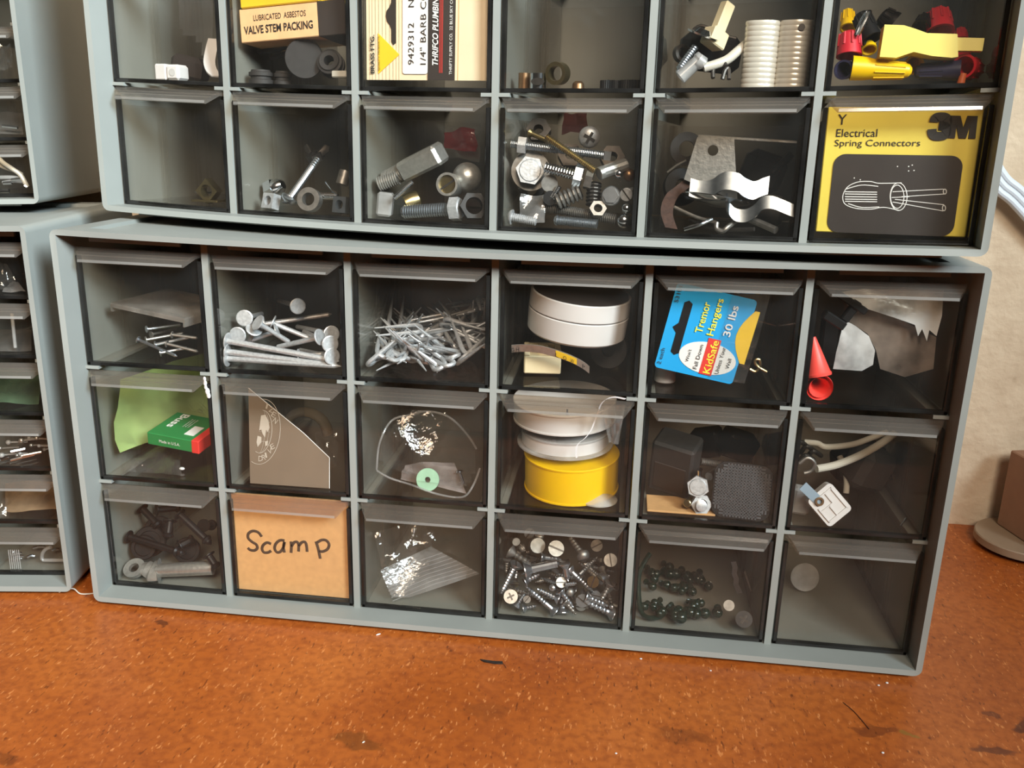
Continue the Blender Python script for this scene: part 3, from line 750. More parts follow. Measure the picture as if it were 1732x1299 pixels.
b2 = BM(); lathe(b2, [(0, .0028), (.0042, .0028), (.0046, .0024), (.0046, 0)], Mb @ Matrix.Translation((lx * .5, .006, lz * .92)), 20)
thing('switch_block', [('housing', b, IVORY), ('post', b2, IVORY)], M, 'ivory plastic switch block with a small round post, under the white case', 'switch')
pts = [c.P(u, v, d) for u, v, d in ((865, 584, .0225), (885, 583, .0215), (912, 585, .020), (940, 592, .0195), (965, 601, .020), (985, 611, .0215), (997, 620, .023))]
pts = smoothpath(pts, 4); b = BM(); strip(b, pts, V((0, .0015, -.0042)), .0005)
ps = [('strip', b, ALU)]
i0, i1 = 12, 18
bl = BM(); strip(bl, [p + V((0, -.0002, -.0004)) for p in pts[i0:i1 + 1]], V((0, .0012, -.0034)), .0002); ps.append(('yellow_field', bl, BOXY2, None, 'yellow field behind the word low'))
for s_, ia, wd in (('H', 2, .0016), ('G', 0, .0016), ('L', 12, .0016), ('O', 14, .0019), ('W', 16, .0022), ('P', 20, .0016)):
    p = pts[ia]; t = (pts[ia + 2] - p).normalized(); dn = V((0, .0015, -.0042)).normalized(); up = -dn; nn = t.cross(up).normalized()
    ps.append(('lettering', (letters(s_, wd, .0024), axes(p + dn * .0036 + nn * .0009, t, up, nn)), INK))
thing('dial_strip', ps, M, 'curved metal dial strip lettered for low with a yellow patch, across the ivory block', 'dial')
b = BM(); p = c.P(1031, 606, .060); p.z = max(p.z, c.fz(2, p.x) + .011)
ring(b, .0105, .004, .005, frame(p, p + V((-.2, -1, .15))), 28); put('rubber_ring', b, RUBBER, M, 'dark rubber ring standing at the back beside the ivory block', 'ring')
# blue hanger packet
TL, TR, BL = c.P(1150, 478, .020), c.P(1297, 512, .024), c.P(1106, 620, .0185)
ex, ey = (TR - TL), (TL - BL); lw, lh = ex.length, ey.length; ex.normalize(); ey = (ey - ex * ey.dot(ex)).normalized(); ez = ex.cross(ey)
Mc = axes(BL, ex, ey, ez)          # x along the card's top edge, y up its side
def rr(x0, y0, x1, y1, r, n=5):
    o = []
    for cx, cy, a in ((x1 - r, y0 + r, -PI / 2), (x1 - r, y1 - r, 0), (x0 + r, y1 - r, PI / 2), (x0 + r, y0 + r, PI)):
        o += [(cx + r * math.cos(a + PI / 2 * k / n), cy + r * math.sin(a + PI / 2 * k / n)) for k in range(n + 1)]
    return o
cw = lw
b = BM(); prism(b, rr(0, 0, cw * .92, lh, .002), .0005, Mc)
slot = [(lw * .10, lh * .22), (lw * .10, lh * .44), (lw * .06, lh * .5), (lw * .10, lh * .56), (lw * .10, lh * .80), (lw * .135, lh * .83), (lw * .17, lh * .80), (lw * .17, lh * .22), (lw * .135, lh * .19)]
bs = BM(); prism(bs, [(x_ * 1.35, y_) for x_, y_ in slot][::-1], .0008, Mc, h0=.0003)
by = BM(); prism(by, [(lw * (.93 - .13 * math.sin(PI * t_ / 8)), lh * (.26 + .62 * t_ / 8)) for t_ in range(9)][::-1] + [(lw * .985, lh * .26), (lw * .985, lh * .88)], .0007, Mc, h0=.00045)
el_ = BM(); prism(el_, [(lw * (.56 + .33 * math.cos(2 * PI * k / 40)), lh * (.235 + .185 * math.sin(2 * PI * k / 40))) for k in range(40)], .0008, Mc, h0=.0004)
rd = BM(); prism(rd, [(lw * .51, lh * .045), (lw * .655, lh * .045), (lw * .655, lh * .47), (lw * .51, lh * .47)], .001, Mc, h0=.0006)
def up(s, x, y, w, h, z=.0009, **k):   # lettering that runs up the card: w along y, h towards the card's left edge
    return ('lettering', (letters(s, w, h, **k), Mc @ Matrix.Translation((lw * x, lh * y, z)) @ Matrix.Rotation(PI / 2, 4, 'Z')))
ps = [('card', b, BLUEC), ('hang_slot', bs, BLACK, None, 'dark slot to hang it by'), ('yellow_panel', by, BOXY2), ('oval', el_, PAPER), ('red_band', rd, REDINK)]
for s_, x, y, w, h, m_, kw in (('53101', .065, .78, .19, .045, INK, {}), ('2 each', .065, .05, .19, .045, INK, {}), ('Tremor', .42, .50, .36, .085, YINK, dict(bold=.012)), ('Hangers', .575, .50, .43, .105, YINK, dict(bold=.012)),
                               ('30 lbs', .735, .53, .36, .085, WINK, dict(bold=.012)), ("Won't", .36, .145, .15, .04, INK, {}), ('Fall Down', .475, .085, .29, .045, INK, {}), ('KidSafe', .635, .065, .39, .085, YINK, dict(bold=.01)),
                               ('Unless Your', .73, .085, .32, .045, INK, {}), ('Wall', .83, .17, .12, .042, INK, {})):
    t_ = up(s_, x, y, lh * w, lw * h, z=.00115, **kw); ps.append(t_ + (m_,))
fb = BM(); sheet(fb, Mc @ V((lw * .62, lh * .02, .0016)), Mc @ V((lw * 1.05, lh * .05, .002)), Mc @ V((lw * .62, lh * 1.0, .0018)), Mc @ V((lw * 1.02, lh * 1.16, .004)), 12, 12, .0012, 3)
ps.append(('bag', fb, FILM))
thing('hanger_packet', ps, M, 'bright blue hang-tab packet of picture hangers in a clear bag, tilted in its drawer', 'packet')
p = c.F(1122, 651, 2); b = BM(); lathe(b, [(0, 0), (0, .0050), (.0006, .0056), (.0092, .0054), (.0098, .0048), (.0098, 0)], Matrix.Translation((p.x + .001, p.y + .0075, c.fz(2, p.x))), 28)
put('white_bushing', b, WHITE, M, 'short white plastic bush standing below the blue packet', 'bush')
b = BM(); P_ = [c.P(u, v, .028) for u, v in ((1268, 624), (1278, 628), (1286, 618), (1284, 608), (1277, 610), (1281, 619), (1297, 629))]
for p in P_: p.z = max(p.z, c.fz(2, p.x) + .0012)
tube(b, smoothpath(P_, 5), .0008, 8); put('brass_hook', b, BRASS, M, 'small bent brass hook on the drawer floor beside the blue packet', 'hook')
b = BM(); bolt(b, c.P(1290, 542, .060), c.P(1322, 551, .062), .0007, 'disc', .0016, .0006, 0, taper=.08); put('bright_pin', b, CHROME, M, 'bright thin steel pin at the back behind the blue packet', 'pin')
# coral red nozzles, black bracket, crumpled white film with a brown piece across it
def nozzle(A, B, r0, r1, label):
    b = BM(); Mx = frame(A, B); Lz = (B - A).length
    lathe(b, [(0, r0), (.0012, r0 * 1.03), (.002, r0 * .93), (Lz * .5, r0 * .62), (Lz, r1), (Lz, r1 * .5), (Lz * .5, r0 * .36), (.001, r0 * .72), (0, r0 * .78)], Mx, 28, close=False)
    bmesh.ops.remove_doubles(b, verts=b.verts, dist=1e-7)
    n0 = [v for v in b.verts]
    put('cone_nozzle', b, CORAL, M, label, 'nozzle', 'coral red cone nozzles')
A = c.P(1386, 636, .022); nozzle(A, c.P(1375, 570, .026), .0060, .0014, 'coral red ribbed cone nozzle standing point up against the divider')
A = c.P(1385.5, 662, .0205); A.z = max(A.z, c.fz(2, A.x) + .0062); nozzle(A, A + V((.05, 1, -.02)).normalized() * .019, .0066, .0018, 'coral red cone nozzle lying with its open end facing out, lowest')
b = BM(); P_ = [c.P(u, v, .030) for u, v in ((1392, 522), (1402, 507), (1414, 516), (1424, 497))]
Mx = axes(c.P(1388, 536, .0195), (.86, 0, -.5), (.5, 0, .86)); box(b, (0, 0, 0), (.012, .0045, .006), Mx, ch=.0006); box(b, (.008, .0045, .001), (.0122, .016, .005), Mx, ch=.0006); box(b, (-.001, .012, 0), (.016, .0155, .006), Mx, ch=.0006)
b2 = BM(); box(b2, c.P(1386, 622, .038) , c.P(1420, 536, .046), None, ch=.001)
thing('cable_clip', [('clip', b, BLACK), ('stem', b2, BLACK)], M, 'black plastic bracket clip standing behind the red nozzles', 'clip')
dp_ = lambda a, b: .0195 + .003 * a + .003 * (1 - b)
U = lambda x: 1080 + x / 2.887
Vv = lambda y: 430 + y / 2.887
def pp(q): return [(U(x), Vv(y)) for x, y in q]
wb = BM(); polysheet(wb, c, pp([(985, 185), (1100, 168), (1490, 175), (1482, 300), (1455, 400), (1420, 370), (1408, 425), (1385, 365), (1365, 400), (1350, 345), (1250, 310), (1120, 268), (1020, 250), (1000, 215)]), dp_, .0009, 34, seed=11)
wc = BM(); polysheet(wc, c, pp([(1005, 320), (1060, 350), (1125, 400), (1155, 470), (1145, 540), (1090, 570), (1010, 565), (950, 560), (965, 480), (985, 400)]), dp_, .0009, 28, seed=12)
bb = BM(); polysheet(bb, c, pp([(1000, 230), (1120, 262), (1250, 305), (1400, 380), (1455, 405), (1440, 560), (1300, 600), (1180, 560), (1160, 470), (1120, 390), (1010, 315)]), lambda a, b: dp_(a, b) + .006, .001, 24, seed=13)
WFILM = clear('white_film', (.8, .8, .8), .95, .25, .06, dust=(.88, .88, .86), wrinkle=.4)
thing('crumpled_film', [('film', wb, WFILM), ('lower_film', wc, WFILM), ('band', bb, clear('brown_band_film', (.5, .4, .34), .6, .25, .05, dust=(.46, .36, .29)), None, 'brown band across the film')], M, 'crumpled white film with a brown band at the back of the corner drawer', 'bag')

# ---------------------------------------------------------------- eighteen-drawer cabinet, middle row
# pale green paper, fuse box, bag
b = BM(); edge = [(203, 642), (200, 660), (196, 690), (192, 715), (197, 745), (206, 766)]; rows = []
for i, (u, v) in enumerate(edge):
    row = []
    for k in range(9):
        t = k / 8; A = c.P(u, v, .022); wob = .0012 * math.sin(9 * t + i)
        row.append(b.verts.new(A + V((.030 * t - .010 * math.sin(PI * t * .5) * .2 + wob, .060 * t ** .8, .004 * t * (1 - i / 5) + (.003 * t if i == 5 else 0)))))
    rows.append(row)
for a, r2 in zip(rows, rows[1:]):
    for k in range(8): face(b, [a[k], a[k + 1], r2[k + 1], r2[k]])
bmesh.ops.solidify(b, geom=b.faces[:], thickness=.0004)
put('torn_paper', b, LIME, M, 'pale green torn paper standing curled at the side of the fuse box drawer', 'paper')
A, B = c.P(250, 751, .024), c.P(337, 768, .0205); ex = (B - A).normalized(); up_ = (c.P(249, 731, .0232) - A); bh = up_.length; up_ = (up_ - ex * up_.dot(ex)).normalized()
ey = up_.cross(ex).normalized(); lx = (B - A).length
Mb = axes(A, ex, ey, up_); dp = .030
b = BM(); box(b, (0, 0, 0), (lx * .985, dp, bh), Mb, ch=.0004)
rd = BM(); box(rd, (lx * .86, -.0002, -.0001), (lx * 1.0, dp + .0002, bh + .0002), Mb, ch=.0003)
lid = BM(); box(lid, (lx * .62, dp * .18, bh), (lx * .80, dp * .55, bh + .0003), Mb)
ps = [('carton', b, GREENB), ('red_end', rd, REDINK), ('fuse_picture', lid, PAPER, None, 'pale fuse picture on the lid')]
ps.append(('lettering', (letters('Made in U.S.A.', lx * .40, bh * .24), Mb @ axes((lx * .24, -.0004, bh * .36), (1, 0, 0), (0, 0, 1))), WINK))
ps.append(('lettering', (letters('Buss', dp * .60, lx * .15, bold=.02), Mb @ Matrix.Translation((lx * .16, dp * .94, bh + .0003)) @ Matrix.Rotation(-PI / 2, 4, 'Z')), WINK))
for j, s_ in enumerate(('dependable', 'quality', 'protection')):
    ps.append(('lettering', (letters(s_, dp * .36, lx * .035), Mb @ Matrix.Translation((lx * (.52 - .05 * j), dp * .80, bh + .0003)) @ Matrix.Rotation(-PI / 2, 4, 'Z')), WINK))
thing('fuse_box', ps, M, 'small green cardboard fuse box with a red end, tilted on a clear bag', 'box')
b = BM(); sheet(b, c.P(204, 792, .021), c.P(300, 800, .020), c.P(216, 734, .045), c.P(300, 744, .05), 16, 12, .004, 21, 4); put('clear_bag', b, FILM, M, 'crumpled clear bag under the green fuse box', 'bag')
b = BM(); sheet(b, c.P(282, 692, .075), c.P(345, 700, .075), c.P(284, 668, .08), c.P(340, 672, .08), 8, 8, .003, 22, 4); put('clear_wrapper', b, FILM, M, 'loose clear wrapper behind the green fuse box', 'wrapper')
b = BM(); p = c.F(308, 795, 1); ball(b, p + V((0, 0, .0009)), .0011, 8, 0, (1.6, 1, .8)); put('white_crumb', b, PAPER, M, 'white crumb on the drawer floor before the green fuse box', 'crumb')
b = BM(); p = c.P(350, 652, .0100)
for q, r_ in (((346, 641), .0009), ((347, 648), .0011), ((351, 662), .0014), ((353, 669), .0012), ((348, 655), .0009)): ball(b, c.P(*q, .0125), r_, 8, 0, (1, .7, 1.5))
put('glue_blob', b, WHITE, M, 'dried white glue blob at the end of the pull above the green fuse box', 'glue')
# folded leaflet with a globe emblem
P_ = [c.P(u, v, d) for u, v, d in ((424, 822, .0195), (558, 831, .0185), (558, 779, .020), (514, 737, .026), (466, 698, .032), (421, 661, .040))]
o0 = P_[0]; ex = (P_[1] - P_[0]).normalized(); ey = (P_[5] - P_[0]); ey = (ey - ex * ey.dot(ex)).normalized(); ez = ex.cross(ey); Mc = axes(o0, ex, ey, ez)
Mci = Mc.inverted(); q2 = [(Mci @ p).xy for p in P_]
def cardpt(u, v):
    r = c.ray(u, v); n = ez; t = (o0 - c.o).dot(n) / r.dot(n); return (Mci @ (c.o + r * t)).xy
q2 = [cardpt(u, v) for u, v in ((424, 822), (558, 831), (558, 779), (514, 737), (466, 698), (421, 661))]
b = BM(); prism(b, [tuple(p) for p in q2], .0005, Mc)
edge_ = BM(); ee = [V((p[0], p[1], .0006)) for p in q2[1:]]; tube(edge_, [Mc @ p for p in ee], .00022, 6)
ps = [('leaflet', b, BROWNC), ('white_edge', edge_, PAPER)]
C0 = cardpt(443, 735); rx = (cardpt(460, 740) - C0).length * 1.0; ry = (cardpt(446, 771) - C0).length; Rx = (cardpt(474, 742) - C0).length; Ry = (cardpt(446, 790) - C0).length
em = BM()
def arcp(a, kx, ky, z=.0008): return Mc @ V((C0[0] + kx * math.cos(a), C0[1] + ky * math.sin(a), z))
for kx, ky in ((rx, ry), (Rx, Ry)): tube(em, [arcp(-PI * .62 + PI * 1.14 * k / 40, kx, ky) for k in range(41)], .00018, 6)
for f in (-.45, 0, .45): tube(em, [arcp(0, 0, 0) * 0 + (Mc @ V((C0[0] + rx * math.sqrt(1 - f * f) * t * .98 - 0.0008, C0[1] + ry * f, .0008))) for t in (-.1, .5, 1)], .0001, 5)
for f in (.35, .7): tube(em, [arcp(-PI / 2 + PI * k / 16, rx * f, ry) for k in range(17)], .0001, 5)
land = BM()
for pts in ([(-.15, .75), (.25, .8), (.55, .55), (.75, .2), (.6, 0), (.45, .1), (.4, -.25), (.15, -.1), (.0, .1), (-.2, .05)], [(.45, -.45), (.7, -.4), (.72, -.62), (.5, -.66)], [(-.3, -.2), (.05, -.25), (.1, -.5), (-.2, -.72), (-.35, -.5)]):
    prism(land, [(C0[0] + rx * x_, C0[1] + ry * y_) for x_, y_ in pts], .0009, Mc, h0=.0004)
ps += [('globe_rings', em, EMBINK), ('globe_land', land, EMBINK)]
for s_, a0, a1 in (('IZEN', 1.25, .45), ('DRIVE', -1.45, -.55)):
    for k, ch_ in enumerate(s_):
        a = a0 + (a1 - a0) * k / (len(s_) - 1); kx, ky = (rx + Rx) / 2 * 1.0, (ry + Ry) / 2
        rot = (a - PI / 2) if a0 > 0 else (a + PI / 2)
        ps.append(('lettering', (letters(ch_, .0010 if ch_ == 'I' else .0024, .0030), Mc @ Matrix.Translation((C0[0] + kx * math.cos(a), C0[1] + ky * math.sin(a), .0009)) @ Matrix.Rotation(rot * .55, 4, 'Z') @ Matrix.Translation((-.0012, -.0015, 0))), EMBINK))
thing('folded_leaflet', ps, M, 'brown-grey leaflet with a slanting torn edge and white globe emblem, standing in its drawer', 'leaflet')
b = BM(); sheet(b, c.P(538, 790, .035), c.P(572, 790, .04), c.P(532, 730, .05), c.P(570, 725, .055), 10, 10, .004, 31, 4); put('clear_wrapper', b, FILM, M, 'glinting clear wrapper behind the globe leaflet', 'wrapper')
b = BM(); A = c.P(512, 722, .075); tube(b, [A + V((.014 * math.cos(PI * k / 10), .006, .014 * math.sin(PI * k / 10) - .006)) for k in range(11)], .0045, 12, flat=.7); put('amber_ring', b, clear('amber_plastic', (.85, .72, .45), .2, .15), M, 'amber see-through half ring at the back behind the globe leaflet', 'ring')
# clear bag with green washer
fl = c.fz(1, .19)
b = BM(); sheet(b, c.P(640, 806, .022), c.P(806, 830, .020), c.P(650, 700, .060), c.P(800, 694, .066), 20, 18, .003, 41, 2.6, mask=lambda u, v: (u - .5) ** 2 * 2.6 + (v - .45) ** 2 * 2.2 < .78 and not (v < .16 and u < .36), bulge=-.012)
b2 = BM(); P_ = [c.P(u, v, d) for u, v, d in ((637, 795, .021), (642, 750, .024), (662, 712, .030), (694, 702, .034), (724, 696, .034), (760, 706, .034), (790, 735, .03), (806, 760, .028))]
tube(b2, smoothpath(P_, 5), .0006, 8)
b3 = BM(); P_ = [c.P(u, v, d) for u, v, d in ((637, 796, .021), (660, 809, .0205), (695, 820, .020), (740, 836, .0195), (782, 841, .0195), (800, 822, .02), (812, 792, .024))]
tube(b3, smoothpath(P_, 5), .0006, 8)
thing('clear_bag', [('film', b, FILM), ('hem', b2, MILKY), ('lower_hem', b3, MILKY)], M, 'open clear plastic bag spread in the drawer round a green washer', 'bag')
p = c.P(724, 811, .024); b = BM(); n = V((0, -1, .28)); ring(b, .0064, .0016, .0012, frame(p, p + n), 32); put('fibre_washer', b, SAGE, M, 'pale green fibre washer inside the clear bag', 'washer')
b = BM(); sheet(b, c.P(676, 808, .030), c.P(790, 838, .024), c.P(684, 785, .036), c.P(768, 782, .036), 12, 10, .004, 44, 3); put('pink_tissue', b, clear('pinkish_film', (.9, .8, .76), .4, .2, .05, dust=(.85, .74, .70)), M, 'pinkish tissue crumpled behind the green washer', 'tissue')
b = BM(); bolt(b, c.P(776, 795, .03), c.P(784, 818, .026), .0009, 'round', .0022, .0014, 1); put('bright_screw', b, CHROME, M, 'small bright screw in the clear bag beside the green washer', 'screw')
# spools of tape
def spool(name, bl, br, top, dep, mats, label, fl_r=1.0, tilt=0.0, cat='spool', body=.93, rim=.0012, upper=None):
    A, B, x, y, zz = drumM(c, bl, br, dep, tilt); r_ = (B - A).length / 2; mid = (A + B) / 2; hh = (c.P(*top, dep) - A).dot(zz); Md = axes(mid, x, y, zz)
    bd = BM(); lathe(bd, [(rim, 0), (rim, r_ * body), (hh - rim, r_ * body), (hh - rim, 0)], Md, 56)
    f1 = BM(); lathe(f1, [(0, 0), (0, r_ * fl_r), (.0004, r_ * fl_r * 1.005), (rim, r_ * fl_r), (rim, 0)], Md, 56)
    f2 = BM(); u_ = (upper or fl_r); lathe(f2, [(hh - rim, 0), (hh - rim, r_ * u_), (hh - .0003, r_ * u_ * 1.003), (hh, r_ * u_ * .99), (hh, 0)], Md, 56)
    return thing(name, [('tape_body', bd, mats[0]), ('flange', f1, mats[1]), ('flange', f2, mats[1])], M, label, cat), mid, r_, Md, hh
spool('tape_spool', (887, 830), (1045, 838), (889, 772), .046, (YELLOW, YELLOW), 'bright yellow plastic tape spool, lowest of the stack of spools', 1.0, -.06, body=.985)
spool('tape_spool', (880, 742), (1033, 750), (880, 716), .046, (WHITE, SHEETY), 'narrow white tape spool sitting between the yellow and the wide white one', 1.06, -.06, body=.96, upper=.98)
spool('tape_spool', (869, 702), (1042, 708), (869, 668), .046, (WHITE, WHITE), 'wide white tape spool at the top of the stack of spools', 1.0, -.06, body=.985)
b = BM(); strip(b, [c.P(958, 692, .0185), c.P(958, 708, .0185), c.P(957.5, 718, .0188)], V((.0009, 0, 0)), .0003); put('ink_mark', b, NAVY, M, 'dark blue ink stroke on the side of the wide white spool', 'mark')
p = c.F(1010, 858, 1); z0 = c.fz(1, p.x); Mx = Matrix.Translation((p.x, p.y + .010, z0))
b = BM(); lathe(b, [(0, 0), (.0002, .0108), (.0010, .0108), (.0030, .0070), (.0048, .0040), (.0060, .0036), (.0060, 0)], Mx, 36); b2 = BM(); lathe(b2, [(.0058, .0030), (.0105, .0036), (.0115, .0036), (.0118, 0)], Mx, 24)
thing('suction_cup', [('cup', b, SHEETY), ('stud', b2, SHEETY)], M, 'grey see-through suction cup on the drawer floor below the yellow spool', 'suction cup')
b = BM(); strip(b, smoothpath([c.P(u, v, d) for u, v, d in ((1056, 676, .0075), (1036, 673, .0062), (1017, 681, .0060), (1009, 700, .0115), (999, 727, .0125), (988, 742, .0125), (976, 752, .0125), (973, 764, .0125), (974, 775, .0125))], 4), V((.0009, -.0001, .0006)), .00025)
put('thread_tape_end', b, WHITE, M, 'loose white end of tape hanging over the pull of the spool drawer', 'tape')
b = BM(); sheet(b, c.P(1030, 748, .0185), c.P(1046, 752, .0185), c.P(1018, 686, .0175), c.P(1058, 684, .0175), 8, 12, .0016, 52, 5); put('frayed_tape', b, MILKY, M, 'frayed crumpled tape bunched at the corner of the spool drawer', 'tape')
# black feet, grid pad, nuts
def pbox(a, d, size, rot, mat, name, label, cat, ch=.0015, r=1, extra=None):
    p = c.P(*a, d); Mx = Matrix.Translation(p) @ Euler(rot, 'XYZ').to_matrix().to_4x4(); b = BM(); box(b, (-size[0] / 2, -size[1] / 2, -size[2] / 2), (size[0] / 2, size[1] / 2, size[2] / 2), Mx, ch=ch)
    lo, hi = bbox([b]); dz = c.fz(r, p.x) - lo.z
    if dz > 0:
        for v in b.verts: v.co.z += dz
        Mx = Matrix.Translation((0, 0, dz)) @ Mx
    return b, Mx
b, Mx = pbox((1141, 797), .045, (.024, .018, .033), (.25, .12, -.35), BLACK, '', '', '')
rc = BM(); box(rc, (-.009, -.0094, -.0125), (.009, -.0088, .004), Mx, ch=.0004)
thing('rubber_block', [('block', b, RUBBER), ('hollow', rc, BROWNINK, None, 'dark reddish hollow in its front')], M, 'black rubber block foot with a square hollow, beside the bright nuts', 'block')
b, Mx = pbox((1252, 752), .075, (.020, .014, .015), (.2, .35, .3), BLACK, '', '', ''); put('rubber_block', b, BLACK, M, 'small black block behind the grid pad', 'block')
b, Mx = pbox((1196, 748), .085, (.018, .014, .016), (.1, -.3, -.4), BLACK, '', '', ''); put('rubber_block', b, BLACK, M, 'black lump at the very back between the two blocks', 'block')
p = c.P(1261, 834, .024); s_ = c.S(p); w_ = 48 * s_; hz = 47 * s_
Mx = Matrix.Translation(p) @ Euler((-.30, .02, -.1), 'XYZ').to_matrix().to_4x4() @ axes((0, 0, 0), (1, 0, 0), (0, 0, 1))
b = BM(); prism(b, rr(-w_, -hz, w_, hz, w_ * .42, 8), .0026, Mx)
g_ = BM(); nn = 17
for i in range(nn):
    t = -w_ * .86 + 2 * w_ * .86 * i / (nn - 1); k = hz * (.95 if abs(t) < w_ * .6 else .72)
    for a_, bb_ in (((t - .0005, -k, .0025), (t + .0005, k, .0033)), ((-k * w_ / hz, t * hz / w_ - .0005, .0025), (k * w_ / hz, t * hz / w_ + .0005, .0033))): box(g_, a_, bb_, Mx)
thing('grid_pad', [('pad', b, BLACK), ('grid', g_, pbr('grid_rubber', (62, 62, 64), 0.6))], M, 'black round-cornered pad with a square grid, leaning at the drawer front', 'pad')
b = BM(); A = c.P(1184, 780, .05); bolt(b, A, c.P(1226, 786, .055), .0022, None, pitch=.0011); put('threaded_stud', b, DULL, M, 'grey threaded stud lying between the black blocks', 'stud')
A = c.P(1180.5, 824, .022); n = V((.1, 1, -.25)).normalized(); b = BM(); bolt(b, A, A + n * .020, .0030, 'hex', .0060, .0036, pitch=.0012, spin=.3); put('hex_bolt', b, GALV, M, 'bright hex bolt head facing out above the nut beside the grid pad', 'bolt')
p = c.P(1186, 855, .0205); b = BM(); hexnut(b, p, V((.1, -1, .25)), .0056, .0040, .55); s2 = BM(); lathe(s2, threads(0, .010, .0030, .001) + [(.010, 0)], frame(p + V((-.0006, .004, -.001)), p + V((.0002, -.012, .0026))), 12)
thing('nut_on_stud', [('nut', b, GALV), ('stud', s2, GALV)], M, 'bright hex nut on a stud end, lowest beside the grid pad', 'nut')
b = BM(); A = c.P(1162, 852, .0200); lathe(b, [(0, 0), (0, .0017), (.0003, .0021), (.006, .0021), (.006, 0)], frame(A, A + V((.15, .5, -.1))), 16); put('brass_post', b, BRASS, M, 'small brass post end beside the bright nut', 'post')
b = BM(); A = c.P(1184, 794, .030); lathe(b, [(0, 0), (0, .0016), (.008, .0016), (.008, 0)], frame(A, A + V((.1, .3, -.9))), 14); put('bright_pin', b, CHROME, M, 'short bright pin standing above the hex bolt head', 'pin')
b = BM(); A = c.P(1199, 806, .032); lathe(b, [(0, 0), (0, .0022), (.010, .0022), (.010, 0)], frame(A, c.P(1212, 797, .042)), 16); put('steel_spacer', b, DULL, M, 'dull steel spacer lying against the grid pad', 'spacer')
p0, p1 = c.F(1094, 872, 1), c.F(1206, 880, 1); b = BM(); z0 = c.fz(1, p0.x); box(b, (p0.x, .019, z0), (p0.x + .036, .040, z0 + .0011), None, ch=.0002); put('card_scrap', b, KRAFT, M, 'tan card scrap lying on the drawer floor under the black foot', 'card')
# white connector, tubes, dark parts
A, B, C_ = c.P(1398, 890, .0205), c.P(1357, 848, .022), c.P(1437, 858, .024); ey = (B - A); ex = (C_ - A); ly, lx = ey.length, ex.length; ex.normalize(); ey = (ey - ex * ey.dot(ex)).normalized(); Mx = axes(A, ex, ey)
b = BM(); prism(b, rr(0, 0, lx, ly, .0022), .0046, Mx, h0=-.0010)
r1 = BM()
for a_, bb_ in (((.10, .12), (.90, .16)), ((.10, .12), (.14, .62)), ((.86, .12), (.90, .88)), ((.45, .16), (.49, .5)), ((.14, .48), (.62, .52)), ((.60, .52), (.64, .85)), ((.3, .84), (.9, .88))):
    box(r1, (lx * a_[0], ly * a_[1], .0045), (lx * bb_[0], ly * bb_[1], .0053), Mx)
ey_ = BM(); ring(ey_, .0023, .0013, .0012, Mx @ Matrix.Translation((lx * .30, ly * .78, .0048)), 24)
tb = BM(); box(tb, (lx * .14, ly * .70, .0042), (lx * .46, ly * 1.42, .0049), Mx @ Matrix.Translation((lx * .30, ly * .78, 0)) @ Matrix.Rotation(.10, 4, 'Z') @ Matrix.Translation((-lx * .30, -ly * .78, 0)))
thing('connector_housing', [('housing', b, WHITE, [('ribs', r1, WHITE)]), ('eyelet', ey_, COPPER, None, 'bronze eyelet'), ('strap', tb, BLUEGREY, None, 'blue-grey strap')], M, 'white plastic connector housing with a blue-grey strap, tilted at the drawer front', 'connector')
b, Mx = pbox((1354, 846), .032, (.010, .008, .015), (0, .1, 0), WHITE, '', '', ''); put('connector_housing', b, SHEETY, M, 'greyish white block half hidden behind the strap of the white connector', 'connector')
for P_, rad, lab in ((((1381, 793, .035), (1415, 786, .040), (1455, 770, .05), (1490, 750, .06), (1513, 733, .066)), .0021, 'longer white bent tube, below the thinner one, reaching up across the drawer'),
                     (((1360, 748, .05), (1382, 750, .05), (1398, 756, .05), (1440, 752, .06), (1470, 742, .068), (1500, 731, .074)), .0017, 'thinner white tube above the longer one at the back'),
                     (((1420, 772, .075), (1429, 792, .07), (1432, 815, .066), (1431, 834, .064)), .0017, 'short greyish tube hanging down behind the white connector')):
    b = BM(); tube(b, smoothpath([c.P(*q) for q in P_], 6), rad, 12); put('thin_tube', b, PEARL, M, lab, 'tube')
b = BM()
for k, q in enumerate(((1352, 752), (1364, 760), (1375, 768), (1362, 775))): tube(b, smoothpath([c.P(q[0] - 10, q[1] + 6, .05), c.P(q[0], q[1] - 5, .046), c.P(q[0] + 14, q[1] + 3, .05)], 5), .0013, 8)
put('wire_clip', b, DARKM, M, 'dark bent wire clips tangled at the divider beside the white tubes', 'clip')
b = BM(); tube(b, smoothpath([c.P(u, v, .030) for u, v in ((1352, 784), (1366, 774), (1378, 783), (1372, 796), (1360, 800))], 5), .0010, 8); put('wire_loop', b, DULL, M, 'grey wire loop above the blue-grey strap', 'wire')
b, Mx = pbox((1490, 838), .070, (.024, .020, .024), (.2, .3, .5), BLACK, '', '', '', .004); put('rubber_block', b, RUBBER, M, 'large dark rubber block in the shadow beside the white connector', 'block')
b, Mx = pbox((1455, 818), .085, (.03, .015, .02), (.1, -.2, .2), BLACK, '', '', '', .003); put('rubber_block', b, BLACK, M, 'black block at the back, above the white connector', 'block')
b = BM(); tube(b, smoothpath([c.P(u, v, .026) for u, v in ((1524, 889), (1530, 881), (1533, 876))], 4), .0006, 8); put('wire_scrap', b, CHROME, M, 'tiny bright wire scrap near the pane in the tube drawer', 'wire')
b = BM(); tube(b, smoothpath([c.P(u, v, .07) for u, v in ((1462, 772), (1485, 780), (1503, 795), (1510, 812))], 5), .0012, 8); put('black_wire', b, BLACK, M, 'thin black wire curving down behind the white tubes', 'wire')

